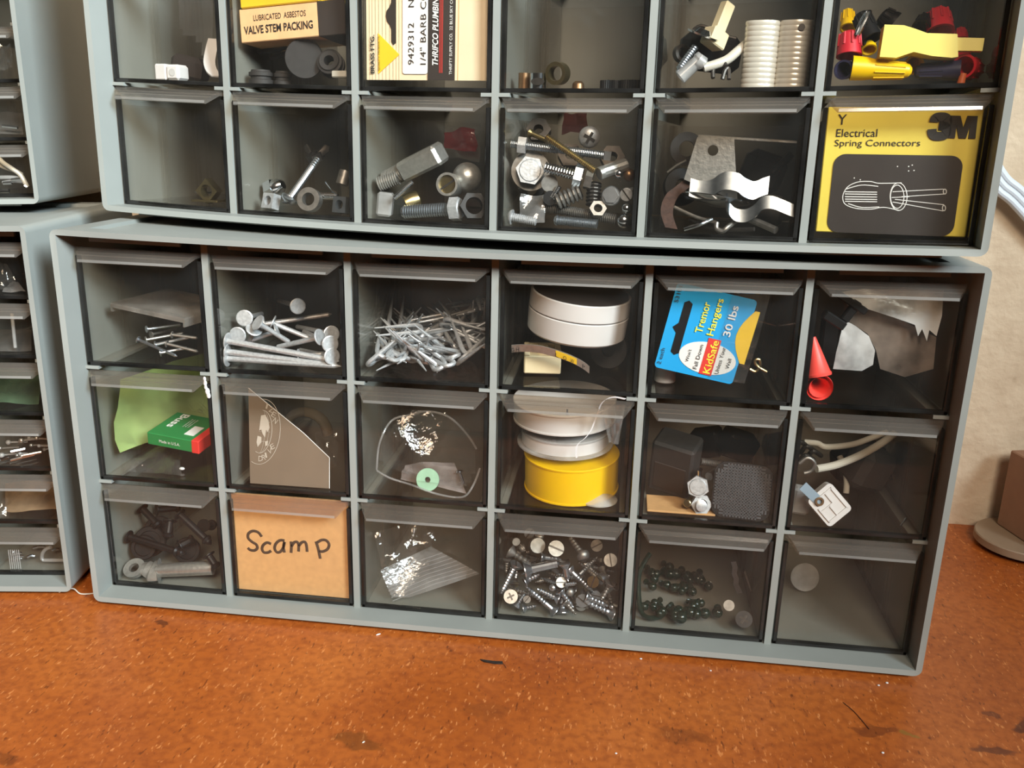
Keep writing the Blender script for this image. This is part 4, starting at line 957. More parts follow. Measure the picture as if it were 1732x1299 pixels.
# ---------------------------------------------------------------- eighteen-drawer cabinet, bottom row
# cable lug and black rivets
A = c.P(259, 966, .022); B = c.P(353, 961, .026); fl = c.fz(0, .03)
A.z = max(A.z, fl + .0045); B.z = max(B.z, fl + .005); axd = (B - A).normalized(); Mx = frame(A, B)
bar = BM(); lathe(bar, [(-.001, 0), (-.001, .0030), (.0015, .0041), ((B - A).length, .0042), ((B - A).length, .0030), ((B - A).length - .010, .0028), ((B - A).length - .010, 0)], Mx, 28)
C0 = c.P(222, 963.5, .024); C0.z = max(C0.z, fl + .0026)
nrm = V((-.12, -.62, .80)).normalized(); ex = V((1, 0, .05)); ex = (ex - nrm * ex.dot(nrm)).normalized(); Mr = axes(C0, ex, nrm.cross(ex), nrm)
rg = BM(); ring(rg, .0068, .0032, .0024, Mr @ Matrix.Diagonal((1, .9, 1, 1)), 36)
nk = BM(); tube(nk, smoothpath([C0 + ex * .0050 + nrm * .0012, C0 + ex * .0080 + nrm * .0014, A - axd * .0035 + V((0, 0, -.0005)), A + axd * .001], 5), [.0018] * 5 + [.0022] * 5 + [.0030] * 5 + [.0036], 14, flat=2.2, nrm=nrm)
thing('cable_lug', [('ring', rg, ALU), ('neck', nk, ALU), ('barrel', bar, ALU)], M, 'cast silver cable lug lying before the black rivets', 'lug')
piv = [((303, 869), (358, 921), .030, .024, 'black push rivet slanting down to the pane above the lug'), ((198, 906), (296, 936), .030, .026, 'black push rivet lying nearly level just above the lug'),
       ((222, 858), (252, 890), .045, .040, 'black push rivet upright near the grey side of its drawer'), ((288, 880), (284, 908), .036, .030, 'black push rivet standing beside the slanting one'),
       ((303, 924), (326, 912), .034, .040, 'short black rivet with a gleam between two longer ones'), ((344, 889), (360, 888), .045, .060, 'black rivet pointing inward by the divider, highest'),
       ((352, 938), (366, 958), .024, .022, 'black rivet tip by the divider just above the end of the lug'), ((258, 862), (300, 858), .060, .070, 'black rivet at the back under the pull')]
for a, b2, da, db, lab in piv:
    b = BM(); A, B = c.P(*a, da), c.P(*b2, db); bolt(b, A, B, .0021, 'disc', .0040, .0010, 0, taper=.08); lathe(b, [(0, .0026), (.0012, .0034), (.0024, .0026)], frame(A + (B - A) * .8, B), 16)
    put('push_rivet', b, BLACK, M, lab, 'rivet')
for (u, v, d, r_), lab in zip(((222, 912, .040, .0095), (270, 895, .050, .0085), (318, 930, .045, .0080), (245, 925, .034, .0075)),
                              ('round black plug standing in the lug drawer against its grey side', 'round black plug behind the level rivet', 'round black plug near the divider in the lug drawer', 'round black plug directly above the lug neck')):
    p = c.P(u, v, d); p.z = max(p.z, c.fz(0, p.x) + r_ * .8); b = BM(); n = V((.25, -1, .35)).normalized()
    lathe(b, [(0, 0), (0, r_ * .92), (.0006, r_), (.0028, r_), (.0034, r_ * .94), (.0034, r_ * .7), (.0026, r_ * .66), (.0026, 0)], frame(p, p + n), 32); put('black_plug', b, BLACK, M, lab, 'plug')
# Scamp card
TL, TR, BL, BR = c.P(389, 843, .0172), c.P(590, 852, .0172), c.P(402, 1010, .0172), c.P(589, 1021.5, .0172)
x0, x1 = max(TL.x, BL.x) - .0005, min(TR.x, BR.x) + .0008; z0, z1 = c.fz(0, .1) + .0003, TL.z + .0035
b = BM(); box(b, (x0, .0170, z0), (x1, .0186, z1), None, ch=.0003)
mk = BM(); S0 = lambda p: c.P(140 + p[0] / 3.608, 800 + p[1] / 3.608, .01685)
for st_ in ([(1083, 388), (1062, 362), (1030, 353), (1003, 368), (1000, 395), (1022, 418), (1050, 436), (1056, 458), (1038, 472), (1012, 468), (998, 456)],
            [(1140, 432), (1115, 424), (1092, 440), (1085, 464), (1098, 484), (1122, 484), (1140, 474)], [(1222, 412), (1195, 410), (1170, 430), (1162, 460), (1175, 482), (1196, 480), (1214, 456), (1222, 420), (1216, 452), (1222, 484)],
            [(1262, 418), (1264, 450), (1262, 486)], [(1264, 448), (1280, 424), (1298, 420), (1308, 438), (1308, 478)], [(1310, 444), (1326, 424), (1346, 420), (1356, 440), (1360, 480)],
            [(1414, 418), (1426, 455), (1434, 490), (1440, 522)], [(1420, 424), (1450, 408), (1478, 412), (1494, 436), (1484, 464), (1456, 478), (1432, 476)]):
    tube(mk, smoothpath([S0(p) for p in st_], 5), .00085, 8, flat=.35, nrm=(1, 0, .3))
for v in mk.verts: v.co.y = .0170 - min(.00025, max(-.00005, .0170 - v.co.y)) if v.co.y < .0170 else .0171
thing('name_card', [('card', b, KRAFT), ('handwriting', mk, MARKER, None, 'one word handwritten in brown-black marker')], M, 'kraft cardboard card with one handwritten word, filling its drawer front', 'card')
# zip bag
b = BM(); P00, P10, P01, P11 = c.P(655, 1021, .0205), c.P(800, 972, .027), c.P(632, 966, .024), c.P(718, 926, .045)
sheet(b, P00, P10, P01, P11, 16, 12, .0010, 61, 2, bulge=-.004)
zp = BM()
for t in (.06, .16, .26, .36, .46, .56, .66, .76): tube(zp, [P00.lerp(P01, t) + V((0, -.0008, .0003)), P00.lerp(P01, t).lerp(P10.lerp(P11, t), .5) + V((0, .0022, .0006)), P10.lerp(P11, t)], .00030, 6)
b2 = BM(); sheet(b2, c.P(634, 962, .026), c.P(722, 932, .040), c.P(622, 905, .036), c.P(706, 876, .055), 16, 14, .0045, 62, 3.5)
b3 = BM(); sheet(b3, c.P(706, 930, .04), c.P(782, 950, .04), c.P(700, 880, .06), c.P(784, 890, .07), 12, 12, .004, 63, 3, mask=lambda u, v: u + v < 1.2)
for bq in (b, b2, b3):
    for v in bq.verts: v.co.z = max(v.co.z, c.fz(0, .2) + .0006); v.co.x = min(v.co.x, c.cp * 3 - .0052)
thing('zip_bag', [('pouch', b, MILKY), ('zip_ribs', zp, MILKY), ('crumpled_top', b2, FILM), ('loose_side', b3, FILM)], M, 'clear ribbed zip bag folded over in its drawer beside the kraft card', 'bag')
# wood screws
def q4(x, y): return (590 + x / 3.535, 830 + y / 3.535)
sw = [((1000, 436), (908, 618), .0205, .0195, .0017, 'flat', 0, 'slender screw slanting down near the divider, point lowest'), ((1232, 755), (1052, 572), .0195, .0210, .0017, 'flat', .25, 'long bright screw slanting across the middle, head at the bottom'),
      ((1050, 478), (1262, 432), .0215, .026, .0026, 'flat', .9, 'thick plain-shanked screw lying level across the middle'), ((1278, 775), (1275, 640), .0195, .024, .0017, 'flat', .1, 'screw standing on its wide head at the bottom, point up'),
      ((1582, 775), (1395, 672), .0195, .0205, .0020, 'flat', .1, 'coarse screw with a bronze head in the bottom corner by the divider'), ((1415, 632), (1555, 692), .0200, .0205, .0017, 'flat', 0, 'coarse screw with a bright head above the bronze-headed one'),
      ((1290, 436), (1312, 545), .024, .022, .0017, 'flat', .6, 'smooth bright screw hanging point down under the level one'), ((1290, 660), (1358, 792), .0205, .0190, .0014, 'flat', 0, 'dark screw slanting point down beside the standing one'),
      ((1565, 552), (1508, 655), .0210, .0200, .0016, 'flat', 0, 'threaded screw near the divider, leaning in above the corner'), ((1318, 470), (1470, 612), .030, .024, .0016, 'flat', .2, 'screw slanting down towards the divider past the round brass head'),
      ((962, 362), (1092, 442), .030, .026, .0020, 'flat', 0, 'coarse screw high near the divider, above the slender one'), ((1048, 545), (1142, 498), .0215, .026, .0016, 'flat', 0, 'short coarse screw below the thick plain-shanked one'),
      ((1418, 410), (1310, 262), .028, .045, .0019, 'round', .2, 'long screw reaching up to the back, its slotted head facing out'), ((1262, 595), (1345, 702), .0210, .0200, .0016, 'flat', 0, 'threaded screw behind the standing one'),
      ((1258, 650), (1120, 585), .0215, .024, .0016, 'flat', 0, 'threaded screw lying behind the long bright one'), ((1150, 398), (1275, 412), .034, .036, .0014, 'flat', .3, 'pale pointed screw lying above the thick plain-shanked one'),
      ((1290, 562), (1362, 553), .0205, .024, .0013, None, 0, 'short headless threaded end lying level in the middle'), ((1040, 718), (1128, 690), .0200, .022, .0013, 'flat', 0, 'short threaded screw on the floor between two facing heads'),
      ((940, 405), (935, 490), .030, .030, .0013, 'flat', 0, 'small screw upright against the divider'), ((1500, 530), (1558, 508), .026, .030, .0016, 'cyl', 0, 'short screw with a square end near the divider'),
      ((990, 560), (1005, 480), .026, .034, .0015, 'flat', .2, 'bright stub between the slender screw and the level one'), ((1000, 690), (1062, 600), .0205, .024, .0014, 'flat', 0, 'dark screw leaning up from the bottom row of heads')]
for a, b2, da, db, r_, hd, pl_, lab in sw:
    b = BM(); A, B = c.P(*q4(*a), da), c.P(*q4(*b2), db); z0 = c.fz(0, A.x) + .0016; A.z = max(A.z, z0); B.z = max(B.z, z0)
    bolt(b, A, B, r_ * .92, hd, r_ * 2.0, r_ * 1.9, plain=pl_, pitch=r_ * 1.0, taper=.25, dep=.34, rec='slot' if hd else None, seg=12)
    put('wood_screw', b, [ZINC if len(lab) % 3 else DULL, DARKM], M, lab + ' ' + 'of the screw drawer' if len(lab.split()) < 12 else lab, 'screw', 'mixed screws in the bottom row')
hd = [((1140, 268), 28, 'slot', .045, 'round', 'bright slotted head highest, just under the pull of the screw drawer'), ((1130, 328), 50, None, .042, 'disc', 'pale disc head under the highest slotted one in the screw drawer'),
      ((1460, 545), 36, 'slot', .021, 'flat', 'brass-tinted slotted flat head near the divider in the screw drawer'), ((966, 712), 42, 'cross', .0195, 'flat', 'cross-slot flat head lowest by the divider in the screw drawer'),
      ((1240, 345), 48, 'slot', .036, 'flat', 'large dull flat head at the back of the screw drawer'), ((980, 620), 27, None, .021, 'round', 'small bronze-tinted dome head above the cross-slot one'),
      ((1065, 650), 23, 'slot', .0205, 'flat', 'small slotted head between the floor screws in the screw drawer'), ((1270, 548), 32, 'slot', .022, 'flat', 'dull slotted head in the very middle of the screw drawer'),
      ((1215, 576), 22, None, .0215, 'round', 'small bright dome head left of the middle slotted one'), ((1322, 612), 26, None, .022, 'round', 'bright dome head beside the level headless end'),
      ((1482, 328), 36, 'slot', .055, 'flat', 'dark slotted head at the back by the divider in the screw drawer'), ((1392, 745), 40, 'slot', .0195, 'flat', 'dull flat head lowest, beside the bronze-headed screw'),
      ((1565, 415), 40, 'slot', .040, 'flat', 'dark flat head half way up the divider in the screw drawer'), ((1080, 255), 32, 'slot', .055, 'flat', 'dim slotted head at the back under the pull'),
      ((1570, 705), 15, None, .0195, 'round', 'tiny bright round head in the bottom corner of the screw drawer'), ((1040, 340), 26, 'slot', .045, 'round', 'small bright slotted head high beside the disc head'), ((985, 305), 26, None, .05, 'disc', 'bright oval head high by the divider')]
for k, (q, rp, rec, d, kind, lab) in enumerate(hd):
    A = c.P(*q4(*q), d); r_ = rp / 3.535 * c.S(A); A.z = max(A.z, c.fz(0, A.x) + r_); n = (-towards(c, A, .25 * math.sin(k * 2.1), .25 * math.cos(k * 1.7))).normalized()
    b = BM(); bolt(b, A, A + n * .017, r_ * .42, kind, r_, r_ * .7, pitch=r_ * .5, taper=.2, dep=.3, rec=rec, seg=10, spin=k * .9)
    put('wood_screw', b, [(DULL, DULL, ZINC)[k % 3] if k not in (2, 5) else BRASS, DARKM], M, lab, 'screw', 'mixed screws in the bottom row')  # duller steel on most heads puts their shade into the colour
rnd = random.Random(9)
for i in range(26):
    x = c.cp * 3 + .010 + rnd.random() * (c.cp - .020); y = .026 + .05 * rnd.random(); z = c.fz(0, x) + .002 + .022 * rnd.random() * min(1, (y - .02) / .03)
    L_ = .016 + .008 * rnd.random(); d = V((rnd.uniform(-1, 1), rnd.uniform(-.6, .6), rnd.uniform(-.5, .5))).normalized(); A = V((x, y, z)) - d * L_ / 2; B = A + d * L_
    xa, xb = c.cp * 3 + .006, c.cp * 4 - .006
    for p in (A, B): p.x = min(max(p.x, xa), xb); p.y = max(p.y, .023); p.z = max(p.z, c.fz(0, p.x) + .002)
    b = BM(); bolt(b, A, B, .0014, 'flat', .0029, .0026, plain=.2, pitch=.0014, taper=.22, dep=.3, rec='slot', seg=10)
    put('wood_screw', b, [DULL if i % 2 else ZINC, DARKM], M, 'small wood screw buried in the jumble behind the clearer ones', 'screw', 'wood screws buried in the jumble')
# dark green pins, coin, screw, clip
gp = [(190, 390, 18), (295, 360, 22), (350, 368, 22), (400, 380, 20), (455, 408, 18), (265, 320, 18), (380, 460, 20), (230, 480, 18), (295, 495, 26), (370, 490, 22), (440, 495, 22), (500, 490, 22), (320, 545, 26), (180, 430, 18), (340, 425, 18), (420, 445, 17), (250, 420, 18)]
rnd = random.Random(4)
gp = [(x, y, rp * 1.2) for x, y, rp in gp] + [(rnd.uniform(130, 420), rnd.uniform(345, 530), rnd.uniform(19, 26)) for _ in range(22)]
for i, (x, y, rp) in enumerate(gp):
    u, v = 1040 + x / 2.887, 860 + y / 2.887; p = c.F(u, v + 6, 0, .004, .022, .085) if y > 440 else c.P(u, v, .040 + .0004 * (500 - y) * .6)
    r_ = rp / 2.887 * c.S(p); p.z = max(p.z, c.fz(0, p.x) + r_)
    b = BM(); ball(b, p, r_, 16); d = V((math.sin(i * 2.3) * .7, .9, -.15 + .2 * math.cos(i))).normalized(); lathe(b, [(0, r_ * .45), (r_ * 1.5, r_ * .35), (r_ * 1.6, r_ * .7), (r_ * 1.9, r_ * .7), (r_ * 1.9, 0)], frame(p + d * r_ * .6, p + d * r_ * 3), 12, close=False)
    put('push_pin', b, DGREEN, M, 'dark green ball-headed pin in the clump beside a lone cross-head screw', 'pin', 'dark green ball-headed pins')
b = BM(); tube(b, smoothpath([c.P(1040 + x / 2.887, 860 + y / 2.887, d) for x, y, d in ((160, 240, .05), (110, 330, .042), (105, 440, .034), (120, 530, .027), (165, 555, .024), (215, 545, .026), (255, 505, .032))], 6), .0014, 10); put('green_ring', b, DGREEN, M, 'dark green loop of cord curving round the clump of green pins', 'cord')
p = c.P(1233, 1024, .024); b = BM(); lathe(b, [(0, 0), (0, .0030), (.0009, .0030), (.0009, 0)], frame(p, p + towards(c, p)), 24); put('grey_disc', b, DULL, M, 'small plain grey disc propped just above the lone cross-head screw', 'disc')
p = c.P(1258, 1051, .0195); p.z = max(p.z, c.fz(0, p.x) + .0035); n = -towards(c, p, -.1, .1); b = BM(); bolt(b, p, p + n * .014, .0019, 'flat', .0046, .0028, rec='cross', taper=.2, pitch=.0012, spin=.4); put('cross_head_screw', b, [CHROME, DARKM], M, 'lone bright cross-head screw facing out near the drawer floor', 'screw')
b = BM(); P_ = [c.P(1040 + x / 2.887, 860 + y / 2.887, .035) for x, y in ((566, 262), (574, 290), (570, 320), (580, 345), (578, 372), (590, 395), (597, 414))]; strip(b, P_, V((.0028, .001, .0002)), .0005); put('spring_strip', b, ZINC, M, 'narrow zigzag steel strip standing behind the lone screw', 'strip')
b = BM(); prism(b, [(0, 0), (.005, -.012), (.0055, -.0115), (.0008, .001)], .0004, axes(c.P(1264, 968, .05), (1, 0, 0), (0, 0, 1))); put('steel_sliver', b, DULL, M, 'thin pointed steel sliver beside the zigzag strip', 'sliver')
# faint disc in the empty drawer
p = c.P(1357, 1006, .075); b = BM(); lathe(b, [(0, 0), (0, .0085), (.0008, .0085), (.0008, 0)], frame(p, p + V((.1, -1, .3))), 32); put('frosted_disc', b, SHEETY, M, 'faint frosted plastic disc alone in the empty looking corner drawer', 'disc')

# ---------------------------------------------------------------- askew upper cabinet, lower of its two rows in view
c = UC; M = c.M
def q1(x, y): return (160 + x / 3.417, y / 3.417)
def q2_(x, y): return (580 + x / 3.248, y / 3.248)
def q3(x, y): return (1080 + x / 2.657, y / 2.657)
# brass clip and washer
A = c.P(326, 337, .022); s_ = c.S(A); z0 = c.fz(0, A.x)
b = BM(); Mx = axes(V((A.x, A.y, z0 + .0012)), (1, 0, 0), (0, 0, 1)); box(b, (-3 * s_, 0, -.012), (44 * s_, .0012, 0), Mx @ axes((0, 0, 0), (1, 0, 0), (0, 1, 0)))
pr = BM(); ring(pr, 21 * s_, 11 * s_, .006, Mx @ Matrix.Translation((23 * s_, 18 * s_, -.008)), 28, 0, 4)
box(b, (0, 0, -.0075), (46 * s_, .0012, -.0005), Mx, ch=.0003)
thing('brass_clip', [('base_plate', b, BRASS), ('collar', pr, BRASS)], M, 'brass collar clip with a round hole, alone beside a dished washer', 'clip')
p = c.F(289, 329, 0); b = BM(); lathe(b, [(0, .003), (.0012, .0062), (.0016, .0062), (.0005, .003)], Matrix.Translation((p.x, p.y + .004, c.fz(0, p.x))), 32, close=False); put('dished_washer', b, CHROME, M, 'thin bright dished washer on the floor of the nearly empty drawer', 'washer')
# nuts and long slotted screw
def nutbox(u, v, d, r_, h, nrm, sides, mat, name, lab, hole=.45, spin=0.0, cat='nut'):
    p = c.P(u, v, d); r_ = r_ * c.S(p); p.z = max(p.z, c.fz(0, p.x) + r_ * (.72 if sides == 4 else .9)); b = BM(); hexnut(b, p, nrm, r_, h, hole, sides, spin); put(name, b, mat, M, lab, cat)
nutbox(458, 341, .026, 18, .0055, V((-.3, -1, .3)), 4, GALV, 'square_nut', 'square nut lying at the grey side of the nut drawer', .45, PI / 4)
A, B = c.P(485, 343, .0225), c.P(538, 268, .040); A.z = max(A.z, c.fz(0, A.x) + .004); b = BM(); bolt(b, A, B, .0020, 'round', .0050, .0032, pitch=.0012, plain=.8, rec='slot'); put('slotted_screw', b, [ZINC, DARKM], M, 'long slotted screw leaning up from its round head between the nuts', 'screw')
nutbox(524, 338, .0215, 20, .0050, V((.1, -1, .25)), 0, DULL, 'round_nut', 'thick round nut facing out beside the head of the leaning screw', .55)
nutbox(578, 347, .0205, 19, .0050, V((-.2, -1, .2)), 4, ZINC, 'square_nut', 'square nut facing out by the divider in the nut drawer', .42, PI / 4)
p = c.P(470, 316, .040); b = BM(); M_ = frame(p + V((-.006, 0, -.003)), p + V((.008, 0, .004))); prism(b, hexpts(.0062), .005, M_); lathe(b, [(.005, .0052), (.008, .0046), (.0105, .0028), (.0112, 0)], M_, 20); put('acorn_nut', b, CHROME, M, 'bright acorn nut lying behind the square nut at the grey side', 'nut')
p = c.P(533, 264, .045); b = BM(); hexnut(b, p, V((-.2, -.5, 1)), .0050, .0045); b2 = BM(); 
for s_ in (-1, 1): tube(b2, [p + V((.003 * s_, 0, .001)), p + V((.006 * s_, .002, .004)), p + V((.007 * s_, .002, .006))], [.0018, .0024, .0016], 10, flat=.4)
thing('wing_nut', [('body', b, DARKM), ('wings', b2, DARKM)], M, 'dark wing nut on the top end of the leaning screw', 'nut')
A = c.P(541, 331, .028); b = BM(); lathe(b, [(0, 0), (0, .0018), (.0004, .0022), (.010, .0022), (.010, 0)], frame(A, A + V((1, .3, 0))), 16); put('steel_pin', b, CHROME, M, 'short bright pin between the round nut and the square one by the divider', 'pin')
b = BM(); tube(b, [c.P(551, 308, .035), c.P(562, 322, .030), c.P(572, 330, .028)], .0006, 8); put('thin_wire', b, CHROME, M, 'thin steel wire leaning over the pin in the nut drawer', 'wire')
p = c.P(578, 312, .045); b = BM(); lathe(b, [(0, 0), (0, .0035), (.008, .0035), (.008, 0)], frame(p, p + V((.2, .3, 1))), 20); put('grey_bush', b, DULL, M, 'dull grey bush standing at the back of the nut drawer by the divider', 'bush')
# square-headed plug, bolts, bushing
A, B = c.P(676, 291, .034), c.P(742, 258, .026); Mx = frame(A, B) @ Matrix.Rotation(.35, 4, 'Z'); Lz = (B - A).length; s_ = c.S(A)
b = BM(); box(b, (-17 * s_, -17 * s_, Lz * .05), (17 * s_, 17 * s_, Lz * 1.02), Mx, ch=.0016)
b2 = BM(); lathe(b2, threads(-.012, 0, .0050, .0012) + [(Lz * .06, .0050)], Mx, 20)
thing('square_head_plug', [('head', b, ALU), ('threaded_end', b2, ALU)], M, 'grey cast square-headed pipe plug leaning in the drawer', 'plug')
A = c.P(630, 312, .030); A.z = max(A.z, c.fz(0, A.x) + .005); b = BM(); bolt(b, c.P(664, 300, .030), c.P(631, 311, .028), .0040, None, pitch=.0012); put('threaded_plug', b, ALU, M, 'short grey threaded plug below the square-headed one', 'plug')
b = BM(); bolt(b, c.P(698, 308, .024), c.P(667, 335, .021), .0014, None, pitch=.0008); put('threaded_stud', b, CHROME, M, 'short bright threaded stud leaning under the square-headed plug', 'stud')
p = c.P(756, 311.5, .0225); s_ = c.S(p); n = towards(c, p, -.35, .05); Mx = frame(p - n * .010, p); b = BM(); ring(b, 19.5 * s_, 15.5 * s_, .0102, Mx, 36); b2 = BM(); lathe(b2, [(0, 0), (0, 15.4 * s_), (.0085, 15.4 * s_), (.0085, 0)], Mx, 32); box(b2, (-15 * s_, -1.6 * s_, .0080), (15 * s_, 1.6 * s_, .0088), Mx @ Matrix.Rotation(.6, 4, 'Z'), 1)
thing('slotted_bushing', [('sleeve', b, ALU), ('core', b2, [BRASS, DARKM], None, 'slotted brass core')], M, 'round bushing with a slotted brass core facing out', 'bushing')
p = c.P(790, 300, .034); b = BM(); r_ = 25 * c.S(p); ball(b, p, r_, 24); put('steel_dome', b, ALU, M, 'pale metal ball knob behind the slotted bushing', 'knob')
b = BM(); A = c.P(686, 346, .030); A.z = max(A.z, c.fz(0, A.x) + .005); lathe(b, [(0, .002), (0, .0052), (.004, .0056), (.008, .0048), (.009, .003), (.009, 0)], frame(A, A + V((.7, .4, .35))), 24); put('brass_ferrule', b, BRASS, M, 'worn brass ferrule behind the big hex bolt', 'ferrule')
A, B = c.P(778, 353, .0240), c.P(681, 360, .0240); z0 = c.fz(0, A.x); A.z = max(A.z, z0 + .0060); B.z = max(B.z, z0 + .0036)
Mx = frame(A, B) @ Matrix.Rotation(.25, 4, 'Z'); Lz = (B - A).length; hh = .0050
b = BM(); prism(b, hexpts(.0066), hh, Mx); lathe(b, [(-.0006, 0), (-.0006, .0050), (0, .0056)], Mx, 24, close=False)
b2 = BM(); lathe(b2, threads(hh, Lz - .001, .0037, .00135, .24) + [(Lz, .0028), (Lz, 0)], Mx, 20, close=False)
thing('hex_bolt', [('head', b, GALV), ('threaded_shank', b2, ZINC)], M, 'large fully threaded hex bolt lying level at the pane, head by the black nut', 'bolt')
nutbox(801, 349, .0225, 24, .006, V((.5, -1, .25)), 6, BLACK, 'black_nut', 'large black hex nut standing by the divider beside the big bolt head', .6)
b, Mx = pbox((643, 345), .028, (.0085, .007, .013), (0, .1, .2), CLEAR, '', '', '', .0012, 0); put('clear_block', b, SHEETY, M, 'small clear plastic fitting at the grey side, below the threaded plug', 'fitting')
b = BM(); sheet(b, c.P(752, 262, .050), c.P(812, 276, .044), c.P(742, 216, .058), c.P(812, 208, .054), 10, 10, .004, 71, 3); b2 = BM(); sheet(b2, c.P(756, 254, .047), c.P(806, 258, .042), c.P(752, 226, .053), c.P(800, 214, .05), 8, 8, .004, 72, 3)
thing('red_packet', [('film', b, FILM), ('red_film', b2, REDFILM)], M, 'crumpled red and clear packet at the back above the metal ball knob', 'packet')
# crowd of machine bolts
def B_(A, da, Bq, db, r, head, hr, hh, lab, mat=ZINC, name='machine_bolt', **kw):
    A, B2 = c.P(*q2_(*A), da), c.P(*q2_(*Bq), db); s_ = c.S(A); z0 = c.fz(0, A.x) + r / 3.248 * s_ * 1.05; A.z = max(A.z, z0); B2.z = max(B2.z, z0)
    b = BM(); bolt(b, A, B2, r / 3.248 * s_, head, (hr or 0) / 3.248 * s_ or None, (hh or 0) / 3.248 * s_ or None, **kw); o = put(name, b, [mat, DARKM], M, lab, 'screw' if 'screw' in name else 'bolt', 'machine bolts crowded in one drawer'); return A, B2
A, B2 = B_((1468, 858), .034, (918, 788), .026, 24, 'sq', 34, 38, 'long square-headed bolt lying level above the rest of the crowd', ZINC, pitch=.0009)
p = c.P(*q2_(1006, 798), .0272); p = A + (B2 - A) * ((p - A).dot(B2 - A) / (B2 - A).length_squared); b = BM(); hexnut(b, p, B2 - A, .0046, .0042, .45, 6); put('hex_nut', b, GALV, M, 'hex nut threaded near the tip of the long square-headed bolt', 'nut')
B_((1118, 752), .024, (1388, 938), .0215, 19, None, 0, 0, 'brassy threaded screw slanting down across the long square-headed bolt', BRASS, 'machine_screw', pitch=.0010)
B_((1030, 732), .040, (1118, 770), .034, 14, 'flat', 24, 20, 'small brassy screw end above the long square-headed bolt', BRASS, 'machine_screw')
p = c.P(*q2_(1355, 757), .040); s_ = c.S(p) / 3.248; n = -towards(c, p, .1, -.1); b = BM(); bolt(b, p, p + V((.6, .8, -.1)).normalized() * .001 + n * .022, 24 * s_, 'round', 60 * s_, 34 * s_, pitch=.001, rec='cross', spin=.5); put('cross_head_screw', b, [GALV, DARKM], M, 'large cross-slot round head facing out, highest in the bolt drawer', 'screw')
p = c.P(*q2_(1028, 936), .0245); s_ = c.S(p) / 3.248; n = -towards(c, p, -.05, .05); b = BM(); bolt(b, p, p + n * .022, 40 * s_, 'hex', 80 * s_, 44 * s_, pitch=.0012, spin=.15); put('hex_bolt', b, [GALV, DARKM], M, 'largest hex bolt head facing out in the bolt drawer', 'bolt')
b = BM(); ring(b, 108 * s_, 72 * s_, .0012, frame(p + n * .006, p + n * .012), 36); put('flat_washer', b, DULL, M, 'wide flat washer round the largest hex bolt head', 'washer')
A, B2 = B_((1300, 968), .024, (1108, 918), .0215, 31, None, 0, 0, 'thick bright threaded shank between the largest hex head and two nuts', CHROME, pitch=.0014)
d = (A - B2).normalized()
for k, (lab, h_, r_) in enumerate((('hex nut on the end of the thick bright shank', .0040, .0062), ('second hex nut beyond the one on the thick bright shank', .0036, .0058))):
    b = BM(); hexnut(b, A - d * (.0006 - .0056 * k), d, r_, h_, .5, 6, .3 + k * .5); put('hex_nut', b, (ZINC, DULL)[k], M, lab, 'nut', 'nuts on the thick bright shank')
for q, rp, d_, kind, lab, mt, rec in (((1135, 1008), 46, .024, 'flat', 'flat countersunk head tilted under the thick bright shank', DULL, None), ((1140, 1088), 40, .0215, 'flat', 'bright countersunk screw head under the tilted one', CHROME, None),
        ((1472, 1076), 54, .0215, 'disc', 'flanged bolt head facing out near the divider, above a domed one', ZINC, None), ((1556, 1070), 36, .0215, 'cyl', 'slotted cheese head facing out by the divider', GALV, 'slot'),
        ((1550, 1215), 40, .0200, 'round', 'bright domed bolt head lowest by the divider', CHROME, None), ((1560, 1142), 28, .0205, 'round', 'small bright domed head above the lowest one by the divider', CHROME, None),
        ((1405, 955), 36, .0225, 'cyl', 'smooth socket end pointing out beside the brassy slanting screw', ALU, None), ((1512, 958), 24, .024, 'round', 'small bright round head above the flanged one', CHROME, None),
        ((1575, 960), 34, .030, 'round', 'bronze-tinted round head by the divider, half way up', COPPER, None)):
    p = c.P(*q2_(*q), d_); s_ = c.S(p) / 3.248; r_ = rp * s_; p.z = max(p.z, c.fz(0, p.x) + r_); n = -towards(c, p, .2 * math.sin(rp), .15 * math.cos(rp * 2)); b = BM()
    if kind == 'disc': prism(b, hexpts(r_ * .8), r_ * .55, frame(p - n * 0.001, p + n)); bolt(b, p, p + n * .018, r_ * .5, 'disc', r_, r_ * .5, pitch=.001)
    else: bolt(b, p, p + (n if kind != 'cyl' or rp == 36 and q[0] > 1500 else V((.75, .6, .3)).normalized()) * .016, r_ * .55 if q[0] != 1405 else r_ * .98, kind, r_, r_ * .7, pitch=.001, rec=rec, thr=0 if q[0] == 1405 else 1, spin=.9)
    put('machine_screw', b, [mt, DARKM], M, lab, 'screw', 'machine bolts crowded in one drawer')
B_((1310, 1050), .024, (1175, 1110), .0215, 46, None, 0, 0, 'fat coarse-threaded screw end under the two nuts', DULL, 'coarse_screw', pitch=.0022, dep=.3)
B_((1380, 1010), .030, (1375, 1130), .026, 42, None, 0, 0, 'dark coarse-threaded shank standing beside the flanged head', DARKM, 'coarse_screw', pitch=.0018, dep=.25)
B_((1158, 1208), .0200, (1398, 1232), .0200, 26, 'round', 30, 22, 'threaded bolt lying level at the very bottom of the bolt drawer', ZINC, pitch=.0009)
B_((1100, 1135), .026, (1500, 1205), .024, 28, None, 0, 0, 'long dark threaded rod lying behind the lowest bolt', DULL, pitch=.0010)
B_((905, 1188), .0205, (1062, 1222), .0205, 24, 'round', 42, 26, 'round-headed bolt lying at the grey side of the bolt drawer bottom', GALV, pitch=.0010)
B_((1190, 1025), .024, (1150, 1090), .022, 15, None, 0, 0, 'thin bright shank slanting into the countersunk head', CHROME, pitch=.0008)
